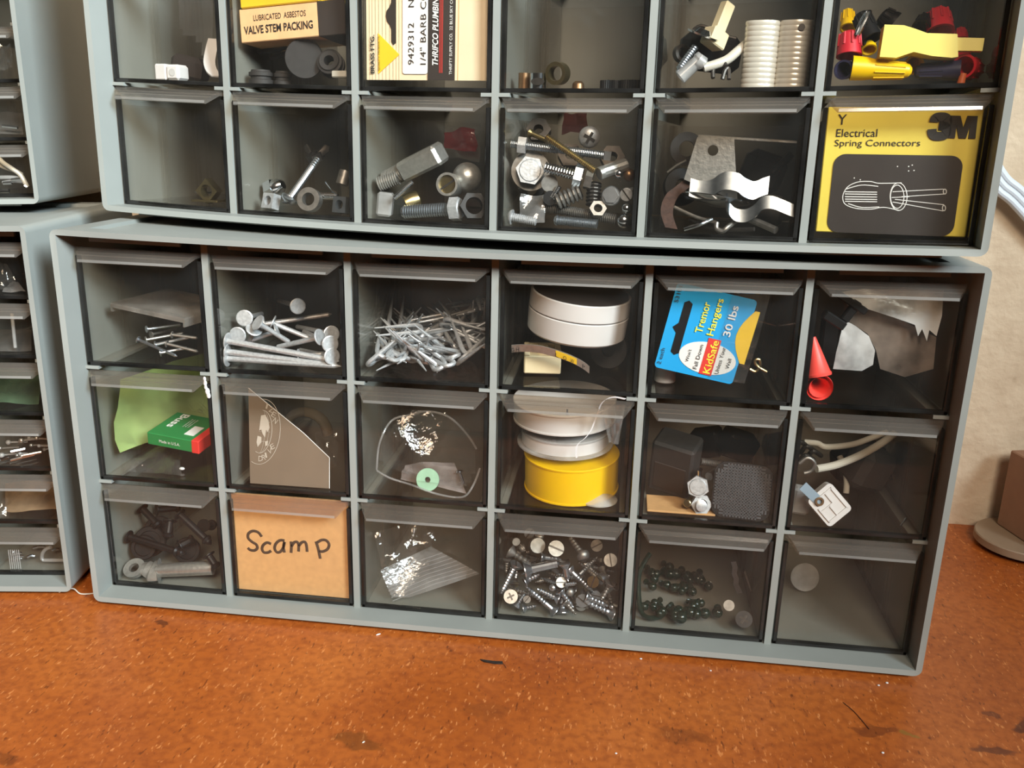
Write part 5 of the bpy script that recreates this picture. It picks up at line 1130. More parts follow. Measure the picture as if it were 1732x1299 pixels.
p = c.P(*q2_(1400, 1150), .0215); b = BM(); hexnut(b, p, V((.3, -1, .5)), .0044, .0040, .5); put('hex_nut', b, DULL, M, 'dull hex nut lying above the lowest bolt, under the flanged head', 'nut')
b = BM(); sheet(b, c.P(*q2_(960, 1225), .0195), c.P(*q2_(1110, 1225), .0195), c.P(*q2_(980, 1065), .026), c.P(*q2_(1110, 1075), .026), 10, 10, .0022, 81, 3); put('clear_scrap', b, MILKY, M, 'cloudy scrap of clear plastic below the largest hex head', 'film')
b = BM(); sheet(b, c.P(*q2_(1200, 740), .075), c.P(*q2_(1350, 720), .075), c.P(*q2_(1220, 630), .08), c.P(*q2_(1340, 600), .08), 8, 8, .004, 82, 3); put('dark_red_film', b, clear('dark_red_film', (.3, .12, .13), .25, .2, .05, dust=(.2, .06, .07)), M, 'dark red film at the very back of the bolt drawer', 'film')
for q, d_, lab in (((1075, 720), .055, 'black knob end behind the long square-headed bolt'), ((1250, 860), .050, 'dark nut in the gap behind the brassy slanting screw'), ((950, 1050), .045, 'dark nut behind the washer of the largest head'), ((1480, 870), .055, 'dark nut at the back by the divider in the bolt drawer')):
    p = c.P(*q2_(*q), d_); b = BM(); hexnut(b, p, V((.2, -1, .4)), .0068, .006, .4); put('hex_nut', b, DARKM, M, lab, 'nut')
# plate, pipe straps, washer
P_ = [c.P(*q3(*q), .030) for q in ((205, 806), (445, 905), (430, 622), (265, 616))]; o0 = P_[0]; ex = (P_[1] - P_[0]).normalized(); n = V((0, -1, 0)); ey = n.cross(ex); Mx = axes(o0, ex, ey, n); Mi_ = Mx.inverted()
q4_ = [(Mi_ @ p).xy for p in P_]; b = BM()
hc = (Mi_ @ c.P(*q3(335, 676), .030)).xy; hr_ = .0026
n_ = 32; ou = []; per = [tuple(p) for p in q4_]
def border(t):
    t *= 4; k = int(t) % 4; f = t - int(t); a_, b_ = V((*per[k], 0)), V((*per[(k + 1) % 4], 0)); return a_.lerp(b_, f)
A0 = [b.verts.new(Mx @ border(i / n_)) for i in range(n_)]; A1 = [b.verts.new(Mx @ (border(i / n_) + V((0, 0, .0009)))) for i in range(n_)]
aa = [math.atan2(border(i / n_).y - hc[1], border(i / n_).x - hc[0]) for i in range(n_)]
H0 = [b.verts.new(Mx @ V((hc[0] + hr_ * math.cos(a), hc[1] + hr_ * math.sin(a), 0))) for a in aa]; H1 = [b.verts.new(Mx @ V((hc[0] + hr_ * math.cos(a), hc[1] + hr_ * math.sin(a), .0009))) for a in aa]
for i in range(n_):
    j = (i + 1) % n_
    face(b, [A1[i], A1[j], H1[j], H1[i]]); face(b, [A0[j], A0[i], H0[i], H0[j]]); face(b, [A0[i], A0[j], A1[j], A1[i]]); face(b, [H0[j], H0[i], H1[i], H1[j]])
f_ = BM(); e0, e1 = c.P(*q3(268, 611), .0295), c.P(*q3(712, 639), .030); ex = (e1 - e0).normalized(); Mf = axes(e0, ex, V((0, 1, .02)).normalized()); box(f_, (0, 0, -.0005), ((e1 - e0).length, .045, .0005), Mf)
thing('angle_plate', [('drilled_leg', b, ALU), ('flange', f_, ALU)], M, 'pale sheet-metal angle plate with one round hole, standing behind the pipe straps', 'bracket')
STRAPM = pbr('strap_steel', (150, 156, 160), 0.3, 0.95, 0.15, 300)
def strap(qs, wv, mat, lab, name='pipe_strap', th=.0010):
    b = BM(); pts = smoothpath([c.P(*q3(x, y), d) for x, y, d in qs], 5); 
    for p in pts: p.z = max(p.z, c.fz(0, p.x) + .001)
    strip(b, pts, V(wv), th); put(name, b, mat, M, lab, 'strap', 'straps in the plate drawer')
strap([(235, 800, .024), (280, 812, .024), (330, 806, .024), (365, 782, .024), (400, 770, .024), (450, 778, .024), (480, 800, .024), (520, 815, .025), (560, 800, .026), (590, 790, .027)], (0, -.003, -.0085), STRAPM, 'bright galvanised pipe strap lying across the foot of the angle plate')
strap([(400, 868, .022), (408, 905, .022), (435, 935, .022), (480, 940, .022), (520, 920, .022), (555, 885, .022), (600, 880, .022), (650, 898, .022), (698, 918, .022)], (.0006, -.002, -.0060), STRAPM, 'wavy galvanised pipe strap below the one across the angle plate')
strap([(205, 812, .034), (170, 838, .032), (130, 870, .030), (105, 915, .026), (98, 960, .023), (108, 1000, .021), (118, 1028, .0195)], (.0060, .001, -.0008), RUST, 'rusty brown curved strap at the divider side of the plate drawer', 'curved_strap', .0016)
p = c.P(1207, 352, .026); b = BM(); lathe(b, [(0, 0), (.0012, .008), (.0032, .0150), (.0042, .0172), (.0047, .0172), (.0024, .010), (.0010, .004), (.0010, 0)], frame(p, p + V((.12, .14, 1))), 40); put('dished_cover', b, CHROME, M, 'bright shallow dished metal cover lying under the rusty strap', 'cover')
p = c.P(1161, 252, .055); b = BM(); ring(b, .0085, .0040, .0016, frame(p, p + V((.2, -1, .1))), 32); put('rubber_washer', b, RUBBER, M, 'dark rubber washer behind the corner of the angle plate', 'washer')
for P_, r_, mt, lab in ((((160, 930, .03), (260, 975, .03), (350, 1000, .028)), .0009, DULL, 'thin grey rod slanting under the dished cover'), (((205, 1030, .022), (270, 1010, .022), (330, 985, .026)), .0010, CHROME, 'bright thin rod near the pane under the dished cover'),
        (((352, 1000, .0215), (352, 1028, .0205), (378, 1038, .020), (405, 1018, .021), (470, 972, .03)), .0012, DULL, 'grey open hook on the floor under the straps'), (((480, 975, .030), (550, 1005, .026), (618, 1035, .021)), .0018, DULL, 'tapered grey rod slanting down to the pane by the wavy strap'),
        (((230, 990, .04), (350, 1028, .03), (520, 1030, .0205)), .0010, DARKM, 'long dark rod lying lowest in the plate drawer'), (((600, 775, .06), (650, 730, .06), (690, 690, .06)), .0020, DARKM, 'dark slanting rod at the back beside the angle plate'),
        (((130, 775, .045), (170, 745, .045), (215, 720, .045)), .0007, DULL, 'thin wire reaching up beside the dark rubber washer')):
    b = BM(); pts = smoothpath([c.P(*q3(x, y), d) for x, y, d in P_], 5)
    for p in pts: p.z = max(p.z, c.fz(0, p.x) + r_)
    tube(b, pts, r_, 10); put('metal_rod', b, mt, M, lab, 'rod', 'rods in the plate drawer')
b, Mx = pbox((1300, 355), .040, (.013, .012, .015), (0, .1, .2), BLACK, '', '', '', .002, 0); put('rubber_block', b, RUBBER, M, 'dark block behind the end of the wavy strap', 'block')
b, Mx = pbox((1290, 290), .065, (.022, .012, .020), (.1, .3, .2), BLACK, '', '', '', .004, 0); put('rubber_block', b, BLACK, M, 'black lump at the back under the angle plate flange', 'block')
p = c.P(1150, 318, .05); b = BM(); ring(b, .0095, .004, .004, frame(p, p + V((.5, -1, .3))), 28); put('rubber_ring', b, BLACK, M, 'black ring behind the bend of the rusty strap', 'ring')
def strip3(bm_, P3, Mx, w=.0019):
    Mi_ = Mx.inverted(); q = [Mi_ @ p for p in P3]; rows = []
    for i, p in enumerate(q):
        t = q[min(i + 1, len(q) - 1)] - q[max(i - 1, 0)]; nn = V((-t.y, t.x, 0)).normalized() * w
        rows.append([bm_.verts.new(Mx @ V((*(p + nn).xy, .0006))), bm_.verts.new(Mx @ V((*(p - nn).xy, .0006)))])
    for a, b_ in zip(rows, rows[1:]): face(bm_, [a[0], a[1], b_[1], b_[0]])
# yellow connector box
TL, TR, BL, BR = c.P(1400, 177, .0195), c.P(1669, 177, .0205), c.P(1378, 400, .0190), c.P(1643, 406, .0195)
ex = (BR - BL); ex.z *= .35; lw = ex.length; ex.normalize(); ey = (TL - BL); lh = min(ey.length, .0565); ey.x *= .3; ey = (ey - ex * ey.dot(ex)).normalized(); ez = ex.cross(ey); lw = min(lw, .0650); BL.z = max(BL.z, c.fz(0, BL.x + .03) + .0014); BL.x = max(BL.x, c.cp * 5 + .0049); zc = c.fz(0, BL.x) + .0002
Mx = axes(BL, ex, ey, ez)
b = BM(); box(b, (0, 0, -.027), (lw, lh, 0), Mx, ch=.0004)
def bx(u, v): 
    r = c.ray(u, v); t = (BL - c.o).dot(ez) / r.dot(ez); p = Mx.inverted() @ (c.o + r * t); return V((p.x, p.y))
def qf(x, y): return bx(*q3(x, y))
a0, a1 = qf(846, 1056), qf(1452, 696)
k0, k1, k2, k3 = qf(846, 1050), qf(1420, 1062), qf(1452, 697), qf(874, 694)
pn = BM(); xa, xb, ya, yb = (k0.x + k3.x) / 2, (k1.x + k2.x) / 2, (k0.y + k1.y) / 2 + .0003, (k2.y + k3.y) / 2
prism(pn, rr(xa, ya, xb, yb, .0052, 6), .0004, Mx, h0=-.0002)
ln = BM()
def line(pts, r_=.00022, cl=False):
    P3 = [Mx @ V((*qf(*p), .0005)) for p in pts]
    P3 = smoothpath(P3, 5, cl) if len(P3) > 2 else P3; tube(ln, P3, r_, 6, closed=cl)
def ellq(cx, cy, rx_, ry_, n=14, a0=0, a1=2 * PI): return [(cx + rx_ * math.cos(a0 + (a1 - a0) * k / n), cy + ry_ * math.sin(a0 + (a1 - a0) * k / n)) for k in range(n)]
line(ellq(1166, 884, 38, 62), cl=True); line(ellq(1160, 884, 30, 52), cl=True)
line([(1180, 822), (1080, 824), (1040, 816), (985, 818), (940, 838), (918, 872), (918, 905), (938, 925), (985, 938), (1045, 940), (1100, 932), (1170, 946)])
for y in (862, 872, 884, 895, 905): line([(926, y), (1070, y + 2)], .00025)
line([(930, 850), (1000, 832), (1075, 838)]); line([(940, 915), (1000, 932), (1080, 930)])
for a_, b_ in (((1140, 862), (1368, 850)), ((1135, 888), (1215, 884)), ((1180, 884), (1370, 872)), ((1150, 896), (1370, 920)), ((1140, 908), (1366, 948))): line([a_, b_], .0002)
line(ellq(1374, 861, 7, 11), cl=True); line(ellq(1370, 935, 7, 12), cl=True)
dots = BM()
for x, y in ((1162, 748), (1212, 748), (1228, 742), (1212, 768), (1236, 766), (968, 800), (995, 808)): p = qf(x, y); prism(dots, [(p.x + .0003 * math.cos(k), p.y + .0003 * math.sin(k)) for k in range(6)], .0005, Mx)
ps = [('carton', b, BOXY), ('dark_panel', pn, BROWNINK, [('connector_drawing', ln, WINK), ('specks', dots, WINK)])]
def tq(s, x0, y0, x1, y1, m_, **kw):
    p0, p1, pt = qf(x0, y1), qf(x1, y1), qf(x0, y0); ps.append(('lettering', (letters(s, (p1 - p0).length, abs(pt.y - p0.y), **kw), Mx @ Matrix.Translation((p0.x, p0.y, .0003)) @ Matrix.Rotation(math.atan2(p1.y - p0.y, p1.x - p0.x), 4, 'Z')), m_))
tq('Y', 892, 514, 932, 560, INK); tq('Electrical', 886, 580, 1070, 615, INK); tq('Spring Connectors', 878, 628, 1262, 666, INK)
def poly_mark(pts, m_):
    bm_ = BM(); prism(bm_, [tuple(qf(*p)) for p in pts][::-1], .0006, Mx, h0=.0001); ps.append(('logo', bm_, m_))
k3 = lambda x, y: (1275.4 + x * .2638, 318.9 + (y) * .2638)     # from the close view of the mark
poly_mark([k3(*q) for q in ((478, 758), (645, 764), (690, 970), (762, 764), (938, 768), (895, 1152), (776, 1150), (805, 935), (735, 1148), (612, 1145), (575, 930), (545, 1145), (432, 1140), (470, 900), (452, 830))], INK)
t3 = [(192, 872), (215, 800), (300, 782), (392, 795), (420, 850), (395, 905), (330, 930), (275, 932)], [(275, 932), (340, 935), (395, 965), (405, 1030), (375, 1090), (290, 1110), (195, 1100), (160, 1050), (158, 990)]
for seg_ in t3:
    bm_ = BM(); P3 = smoothpath([Mx @ V((*qf(*k3(*q)), .0002)) for q in seg_], 6)
    tube(bm_, P3, [.00195] * len(P3), 8, flat=.18, nrm=Mx.to_3x3() @ V((0, 0, 1)).cross(V((1, 0, 0)))) if False else strip3(bm_, P3, Mx)
    ps.append(('logo', bm_, INK))
thing('connector_box', ps, M, 'yellow printed box of electrical spring connectors filling its drawer front', 'box')

# ---------------------------------------------------------------- askew upper cabinet, row cut by the picture's top
def f1(u, v, r=1, h=0.0, **k): return c.F(u, v, r, h, **k)
p = f1(270, 128); s_ = c.S(p); z0 = c.fz(1, p.x)
b = BM(); box(b, (p.x - 25 * s_, .024, z0), (p.x - 2 * s_, .034, z0 + 27 * s_), None, ch=.0008); b2 = BM(); box(b2, (p.x - 2 * s_, .0235, z0), (p.x + 24 * s_, .034, z0 + 26 * s_), None, ch=.0014)
b3 = BM(); lathe(b3, [(0, 0), (0, .0020), (.0004, .0020), (.0004, 0)], axes((p.x + 12 * s_, .0236, z0 + 13 * s_), (1, 0, 0), (0, 0, 1)), 20)
thing('white_clip', [('tab', b, WHITE), ('block', b2, WHITE), ('dimple', b3, SHEETY)], M, 'small white two-part plastic clip on the floor of the drawer with dark film', 'clip')
b = BM(); pts = [c.P(u, v, d) for u, v, d in ((352, 66, .032), (347, 85, .028), (344, 106, .024), (349, 122, .0215), (358, 130, .0205))]; strip(b, smoothpath(pts, 4), V((.0048, .004, 0)), .0008); put('curved_white_strip', b, WHITE, M, 'curved white plastic strip standing at the divider beside the dark film', 'strip')
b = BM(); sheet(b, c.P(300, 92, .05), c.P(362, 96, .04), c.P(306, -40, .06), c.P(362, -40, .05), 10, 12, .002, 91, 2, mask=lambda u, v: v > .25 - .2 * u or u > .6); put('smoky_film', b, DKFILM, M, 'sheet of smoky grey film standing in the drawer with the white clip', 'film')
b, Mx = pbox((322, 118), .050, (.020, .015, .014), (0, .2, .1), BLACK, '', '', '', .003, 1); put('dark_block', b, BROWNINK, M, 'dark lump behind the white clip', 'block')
# valve stem packing box with yellow box on top, rubber parts
A, B, TLp = c.P(401, 73, .021), c.P(578, 57, .021), c.P(393, 17, .022); ex = (B - A); lx = ex.length; ex.normalize(); ey = TLp - A; ly = ey.length; ey = (ey - ex * ey.dot(ex)).normalized(); Mx = axes(A, ex, ey); ezv = ex.cross(ey)
b = BM(); box(b, (0, 0, -.030), (lx, ly, 0), Mx, ch=.0004); dk = BM(); box(dk, (lx * .745, -.0001, -.0302), (lx + .0001, ly + .0001, .0002), Mx, ch=.0003)
ps = [('carton', b, TAN), ('dark_end', dk, BROWNINK)]
ps.append(('lettering', (letters('LUBRICATED  ASBESTOS', lx * .50, ly * .17), Mx @ Matrix.Translation((lx * .14, ly * .62, .0003))), BROWNINK))
ps.append(('lettering', (letters('VALVE STEM PACKING', lx * .66, ly * .24, bold=.02), Mx @ Matrix.Translation((lx * .04, ly * .24, .0003))), INK))
thing('packing_box', ps, M, 'tan box of valve stem packing with a dark end, resting on rubber parts', 'box')
b = BM(); box(b, (-.001, ly + .0003, -.032), (lx * .735, ly * 1.02 + .024, .001), Mx, ch=.0006); put('yellow_box', b, BOXY2, M, 'yellow box lying on top of the tan valve packing box', 'box')
p = c.P(514, 99.5, .026); s_ = c.S(p); p.z = max(p.z, c.fz(1, p.x) + 31 * s_); n = towards(c, p, -.1, -.05); b = BM(); lathe(b, [(0, 0), (0, 30 * s_), (.0006, 32 * s_), (.005, 32 * s_), (.0056, 31 * s_), (.0056, 0)], frame(p - n * .0056, p), 40); put('rubber_disc', b, RUBBER, M, 'round dark rubber disc facing out under the valve packing box', 'disc')
def grommet(u, v, d, r_, lab, rot=0.0):
    p = c.P(u, v, d); p.z = c.fz(1, p.x) if not rot else max(p.z, c.fz(1, p.x) + r_); b = BM(); lathe(b, [(0, r_ * .4), (0, r_), (.0022, r_), (.0026, r_ * .82), (.0040, r_ * .82), (.0044, r_ * .97), (.0062, r_ * .97), (.0066, r_ * .8), (.0076, r_ * .75), (.0076, r_ * .4), (0, r_ * .4)], Matrix.Translation(p) @ Euler((rot, rot * .4, 0), 'XYZ').to_matrix().to_4x4(), 32, close=False); put('rubber_grommet', b, RUBBER, M, lab, 'grommet', 'rubber grommets under the packing box')
grommet(431, 128, .030, .0068, 'ribbed rubber grommet lying at the divider side under the valve packing box'); grommet(478, 128, .034, .0050, 'low rubber grommet between the ribbed one and the rubber disc'); grommet(563, 112, .034, .0070, 'rubber grommet standing on edge beside the rubber disc', 1.2)
b = BM(); tube(b, smoothpath([c.P(u, v, .040) for u, v in ((420, 88), (450, 84), (474, 78), (478, 85), (460, 93), (440, 98))], 5), .0013, 10); put('hairpin_clip', b, RUBBER, M, 'dark hairpin clip behind the rubber disc, under the tan box', 'clip')
b = BM(); A = c.P(560, 131, .022); box(b, A, A + V((.009, .006, .0035)), None, ch=.0006); put('pale_chip', b, PEARL, M, 'pale plastic chip on the floor beside the standing grommet', 'chip')
# striped plumbing card
A = c.P(611, 135, .0180); Bp = c.P(814, 136.5, .0190); ex = (Bp - A); lx = ex.length; ex.normalize(); ey = V((0, .02, 1)); ey = (ey - ex * ey.dot(ex)).normalized(); Mx = axes(A, ex, ey); ly = .056; k_ = lx / (760 - 95)
Y = lambda y: (438 - y) * k_
X = lambda x: (x - 95) * k_
def quad(x0, y0, x1, y1, z0, z1): 
    b = BM(); box(b, (X(x0), Y(y0), z0), (X(x1), min(Y(y1), ly), z1), Mx); return b
b = BM(); box(b, (0, 0, -.0005), (lx, ly, 0), Mx)
st_ = BM()
for x in (112, 128, 146, 165, 185, 205, 225, 245, 262, 278): box(st_, (X(x), 0, 0), (X(x) + .00012, ly, .0002), Mx)
slot = BM(); prism(slot, [(X(236), Y(250)), (X(247), Y(266)), (X(262), Y(255)), (X(262), ly), (X(236), ly), (X(236), Y(60)), (X(224), Y(85)), (X(210), Y(100)), (X(205), Y(125)), (X(212), Y(150)), (X(228), Y(170)), (X(236), Y(190))][::-1], .0004, Mx)
tri = BM(); prism(tri, [(X(163), Y(408)), (X(281), Y(313)), (X(163), Y(208))][::-1], .0005, Mx)
lab_ = BM(); prism(lab_, rr(X(300), Y(408), X(438), ly, .0012), .0006, Mx)
dk = quad(438, 438, 585, -500, 0, .0005); ln1 = BM()
for x in (502, 510, 517): box(ln1, (X(x), Y(402), 0), (X(x) + .0002, ly, .0007), Mx)
box(ln1, (X(480), Y(-20), 0), (X(545), Y(-28), .0007), Mx)
gl_ = BM(); box(gl_, (X(600), Y(438), 0), (X(605), ly, .0002), Mx)
ps = [('card', b, CREAM), ('stripes', st_, STRIPE), ('hang_slot', slot, BROWNINK), ('triangle', tri, BOXY2, None, 'yellow triangle'), ('price_label', lab_, PAPER, None, 'white price label'), ('dark_band', dk, BROWNINK), ('red_lines', ln1, REDINK), ('edge_line', gl_, TAN)]
def upc(s, x1, y0, w, h, m_, **kw): ps.append(('lettering', (letters(s, w * k_, h * k_, **kw), Mx @ Matrix.Translation((X(x1), Y(y0), .0009)) @ Matrix.Rotation(PI / 2, 4, 'Z')), m_))
upc('BRASS FTG.', 144, 406, 190, 24, INK, bold=.025); upc('QUALITY PRODUCTS', 175, 392, 168, 12, INK); upc('9429312    NYLON', 364, 362, 470, 32, BROWNINK, spacing=1.05); upc('1/4" BARB COUPLER', 430, 362, 520, 32, BROWNINK, spacing=1.05)
upc('THRIFCO PLUMBING', 496, 365, 350, 32, WINK, bold=.02, shear=.25); upc('THRIFTY SUPPLY CO.  22 BLUE SKY COURT, SACRAMENTO', 574, 410, 560, 17, WINK)
thing('plumbing_card', ps, M, 'cream striped hang card with a yellow triangle and white price label', 'card')
# rings on the floor
def stand(name, u, v, d, r1, r0, h, n, mat, lab, cat='ring', seg=32):
    p = c.P(u, v, d); s_ = c.S(p); p.z = max(p.z, c.fz(1, p.x) + r1 * s_); b = BM(); ring(b, r1 * s_, r0 * s_, h, frame(p, p + V(n)), seg); put(name, b, mat, M, lab, cat)
stand('brass_ring', 939, 124, .024, 18.5, 12.5, .007, (.15, 1, .05), BRASS, 'brass ring standing on edge facing out, on a nearly bare floor')
p = f1(902, 138); s_ = c.S(p); b = BM(); lathe(b, [(0, 14 * s_), (26 * s_, 14 * s_), (26 * s_, 11 * s_), (0, 11 * s_), (0, 14 * s_)], Matrix.Translation((p.x, .027, c.fz(1, p.x))), 32, close=False); h_ = BM(); lathe(h_, [(0, 0), (.0006, .0022), (.0006, 0)], axes((p.x + .001, .027 - 14 * s_ - .0002, c.fz(1, p.x) + 12 * s_), (1, 0, 0), (0, 0, 1), (0, -1, 0)) @ Matrix.Diagonal((1.6, .8, 1, 1)), 16)
thing('steel_collar', [('collar', b, CHROME), ('screw_hole', h_, DARKM)], M, 'bright steel shaft collar with a dark screw hole beside the brass ring', 'collar')
p = f1(873, 137); b = BM(); lathe(b, [(0, 10 * s_), (28 * s_, 10 * s_), (28 * s_, 7 * s_), (0, 7 * s_)], Matrix.Translation((p.x, .032, c.fz(1, p.x))), 28, close=False); put('bronze_sleeve', b, COPPER, M, 'dull bronze sleeve standing beside the steel collar', 'sleeve')
p = f1(969, 137); b = BM(); lathe(b, [(0, 0), (0, 11 * s_), (.003, 10 * s_), (.0042, 6 * s_), (.0042, 0)], Matrix.Translation((p.x, .030, c.fz(1, p.x))), 24); put('bronze_button', b, COPPER, M, 'small bronze button nut beside the brass ring', 'nut')
for u, r_, lab in ((1024, 17, 'black knurled nut lying nearest the bronze button'), (1063, 21, 'wider black knurled nut by the divider')):
    p = f1(u, 137); b = BM(); n_ = 30; R_ = r_ * s_; pts = [((R_ * (1 if k % 2 else .93)) * math.cos(2 * PI * k / (2 * n_)) for _ in (0,)) for k in range(2)]
    prism(b, [(R_ * (1 if k % 2 else .93) * math.cos(PI * k / n_), R_ * (1 if k % 2 else .93) * math.sin(PI * k / n_)) for k in range(2 * n_)], 15 * s_, Matrix.Translation((p.x, .030, c.fz(1, p.x)))); put('knurled_nut', b, BLACK, M, lab, 'nut')
# ribbed sleeve, lever switch, tubes
A = c.P(1262, 136, .026); B = c.P(1373, 136, .026); s_ = c.S(A); z0 = c.fz(1, A.x); hgt = 108 * s_; rr_ = 29 * s_
b = BM(); prof = []
nz_ = 52
cx1, cx2 = A.x + 30 * s_, A.x + 84 * s_
rows = []
for k in range(nz_ + 1):
    z = z0 + hgt * k / nz_; ro = rr_ * (1.0 if (k % 4) else .965); row = []
    for i in range(13): a = PI - PI * i / 12; row.append(V((cx1 + ro * math.cos(a), .030 - ro * .62 * math.sin(a), z)))
    for i in range(1, 13): a = PI - PI * i / 12; row.append(V((cx2 + ro * math.cos(a) * .95, .030 - ro * .62 * math.sin(a), z)))
    back = [V((p.x, .036, p.z)) for p in (row[-1], row[0])]
    rows.append([b.verts.new(p) for p in row + back])
for a, r2 in zip(rows, rows[1:]):
    n_ = len(a)
    for i in range(n_): face(b, [a[i], a[(i + 1) % n_], r2[(i + 1) % n_], r2[i]])
fs = [face(b, rows[0][::-1]), face(b, rows[-1])]; bmesh.ops.triangulate(b, faces=[f for f in fs if f])
h_ = BM(); lathe(h_, [(0, 0), (0, .0015), (.0006, .0015), (.0006, 0)], axes((cx2 + 8 * s_, .030 - rr_ * .62 * .95 - .0003, z0 + hgt - 12 * s_), (1, 0, 0), (0, 0, 1)), 16)
thing('ribbed_sleeve', [('sleeve', b, PEARL), ('hole', h_, DARKM)], M, 'pearly white ribbed double-barrelled plastic sleeve standing in its drawer', 'sleeve')
lv = BM(); A, B = c.P(1214, 52, .034), c.P(1232, 6, .038); Mx = frame(A, B); box(lv, (-9 * s_, -.003, -.001), (9 * s_, .003, (B - A).length), Mx, ch=.0006); bs = BM(); box(bs, (-14 * s_, -.005, -.008), (15 * s_, .005, 0), Mx, ch=.0006)
thing('lever_switch', [('lever', lv, IVORY), ('housing', bs, IVORY)], M, 'ivory lever switch standing up among tubes and wires', 'switch')
p = c.P(1193, 62, .032); b = BM(); lathe(b, [(0, 0), (0, 58 * s_), (.0008, 60 * s_), (.0010, 40 * s_), (.0030, 30 * s_), (.0030, 0)], frame(p, p + V((.36, -.10, .93))) @ Matrix.Diagonal((1, .45, 1, 1)), 40); put('thin_plate', b, CHROME, M, 'thin bright oval plate tilted under the lever switch', 'plate')
b = BM(); A, B = c.P(1176, 79, .026), c.P(1144, 123, .021); bolt(b, A, B, .0018, None, pitch=.0011, taper=.2, dep=.3); put('bright_screw', b, ZINC, M, 'threaded screw slanting down below the tilted oval plate', 'screw')
b = BM(); tube(b, smoothpath([c.P(*q) for q in ((1262, 74, .034), (1246, 88, .030), (1230, 101, .027), (1210, 109, .024), (1190, 115, .0225))], 5), .0022, 14); put('white_hose', b, PEARL, M, 'white bent hose running in front of the ribbed sleeve', 'hose')
b = BM(); A, B = c.P(1188, 97, .024), c.P(1150, 131, .0215); lathe(b, [(0, .0024), (0, .0034), (.002, .0036), (.003, .0030), ((B - A).length, .0034), ((B - A).length, .0024), (.003, .0022), (0, .0024)], frame(A, B), 24, close=False); put('clear_tube', b, SHEETY, M, 'frosted clear tube end slanting to the drawer floor under the white hose', 'tube')
b = BM(); A = c.P(1192, 110, .023); lathe(b, [(0, .002), (.001, .0032), (.0045, .0030), (.0045, .002)], frame(A, A + V((-.7, -.3, .5))), 20); put('frosted_fitting', b, SHEETY, M, 'frosted fitting on the end of the white hose', 'fitting')
p = c.P(1150, 92, .032); b = BM(); ring(b, .0042, .0026, .003, frame(p, p + V((.8, -1, .2))), 28); put('dark_ring', b, DARKM, M, 'dark ring at the divider beside the slanting screw', 'ring')
for P_, lab in ((((1206, 132, .022), (1207, 116, .024), (1220, 100, .026), (1228, 112, .024)), 'dark wire loop between the white hose and the ribbed sleeve'), (((1222, 134, .021), (1226, 120, .022), (1232, 116, .023), (1233, 134, .021)), 'small dark wire staple at the foot of the ribbed sleeve'), (((1165, 60, .05), (1185, 44, .05), (1215, 58, .05), (1245, 66, .05)), 'dark wire arching behind the lever switch')):
    b = BM(); tube(b, smoothpath([c.P(*q) for q in P_], 5), .0010, 8); put('dark_wire', b, DARKM, M, lab, 'wire')
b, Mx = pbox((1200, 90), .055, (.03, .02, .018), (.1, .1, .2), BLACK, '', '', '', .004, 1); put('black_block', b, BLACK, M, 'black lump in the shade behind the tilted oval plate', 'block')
# wire connectors
def wnut(u0, v0, d0, u1, v1, d1, r_open, r_tip, mat, lab, ribs=True, hollow=True):
    A, B = c.P(u0, v0, d0), c.P(u1, v1, d1); s_ = c.S(A); ro, rt = r_open * s_, r_tip * s_; z0 = c.fz(1, A.x); A.z = max(A.z, z0 + ro); B.z = max(B.z, z0 + rt); L_ = (B - A).length; Mx = frame(A, B)
    b = BM(); seg = 28; prof = [(0.0, ro * .8), (0.0, ro), (L_ * .22, ro * .95), (L_ * .36, (ro + rt) * .5), (L_ * .85, rt), (L_ * .95, rt * .8), (L_, rt * .4), (L_, 0)]
    if hollow: prof = [(L_ * .5, 0), (L_ * .45, ro * .45)] + prof
    lathe(b, prof, Mx, seg, close=False)
    if ribs:
        for k in range(9):
            a = 2 * PI * k / 9; tube(b, [Mx @ V(((ro + rt) * .5 * math.cos(a), (ro + rt) * .5 * math.sin(a), L_ * .38)), Mx @ V((rt * 1.0 * math.cos(a), rt * 1.0 * math.sin(a), L_ * .88))], rt * .12, 6)
    return put('wire_nut', b, mat, M, lab, 'wire connector', 'twist-on wire connectors')
wnut(1440, 115, .0235, 1542, 120, .0240, 20, 13, YELLOW, 'bright yellow twist-on wire connector lying level at the drawer front'); wnut(1624, 119, .026, 1546, 122, .028, 17, 12, NAVY, 'dark blue-black twist-on connector lying behind the tip of the yellow one')
wnut(1436, 95, .027, 1437, 54, .030, 21, 17, RED, 'red twist-on connector standing upright against the divider'); wnut(1426, 118, .022, 1450, 119, .040, 16, 11, NAVY, 'dark blue connector with its open end facing out at the divider')
wnut(1656, 112, .024, 1676, 118, .040, 20, 16, RED, 'red twist-on connector facing out at the far end of the drawer from the divider'); wnut(1590, 55, .050, 1586, 18, .056, 23, 18, RED, 'red twist-on connector standing at the back above the pale yellow tab')
wnut(1475, 66, .034, 1455, 24, .040, 17, 15, BLACK, 'black twist-on connector leaning at the back behind the silver clip'); wnut(1546, 110, .030, 1546, 100, .045, 16, 10, YELLOW, 'small yellow connector half hidden between the yellow and blue-black ones')
wnut(1434, 48, .050, 1434, 18, .056, 13, 10, YELLOW, 'yellow connector at the back above the upright red one'); wnut(1558, 48, .048, 1566, 30, .055, 16, 12, BLACK, 'small black connector at the back beside the tall red one', True)
wnut(1626, 70, .050, 1624, 50, .055, 12, 9, RED, 'small dark red connector behind the pale yellow blade'); wnut(1510, 40, .060, 1490, 24, .06, 20, 14, BLACK, 'black connector lying at the very back of the connector drawer'); wnut(1600, 95, .05, 1640, 90, .052, 18, 13, RED, 'red connector lying behind the blue-black one')
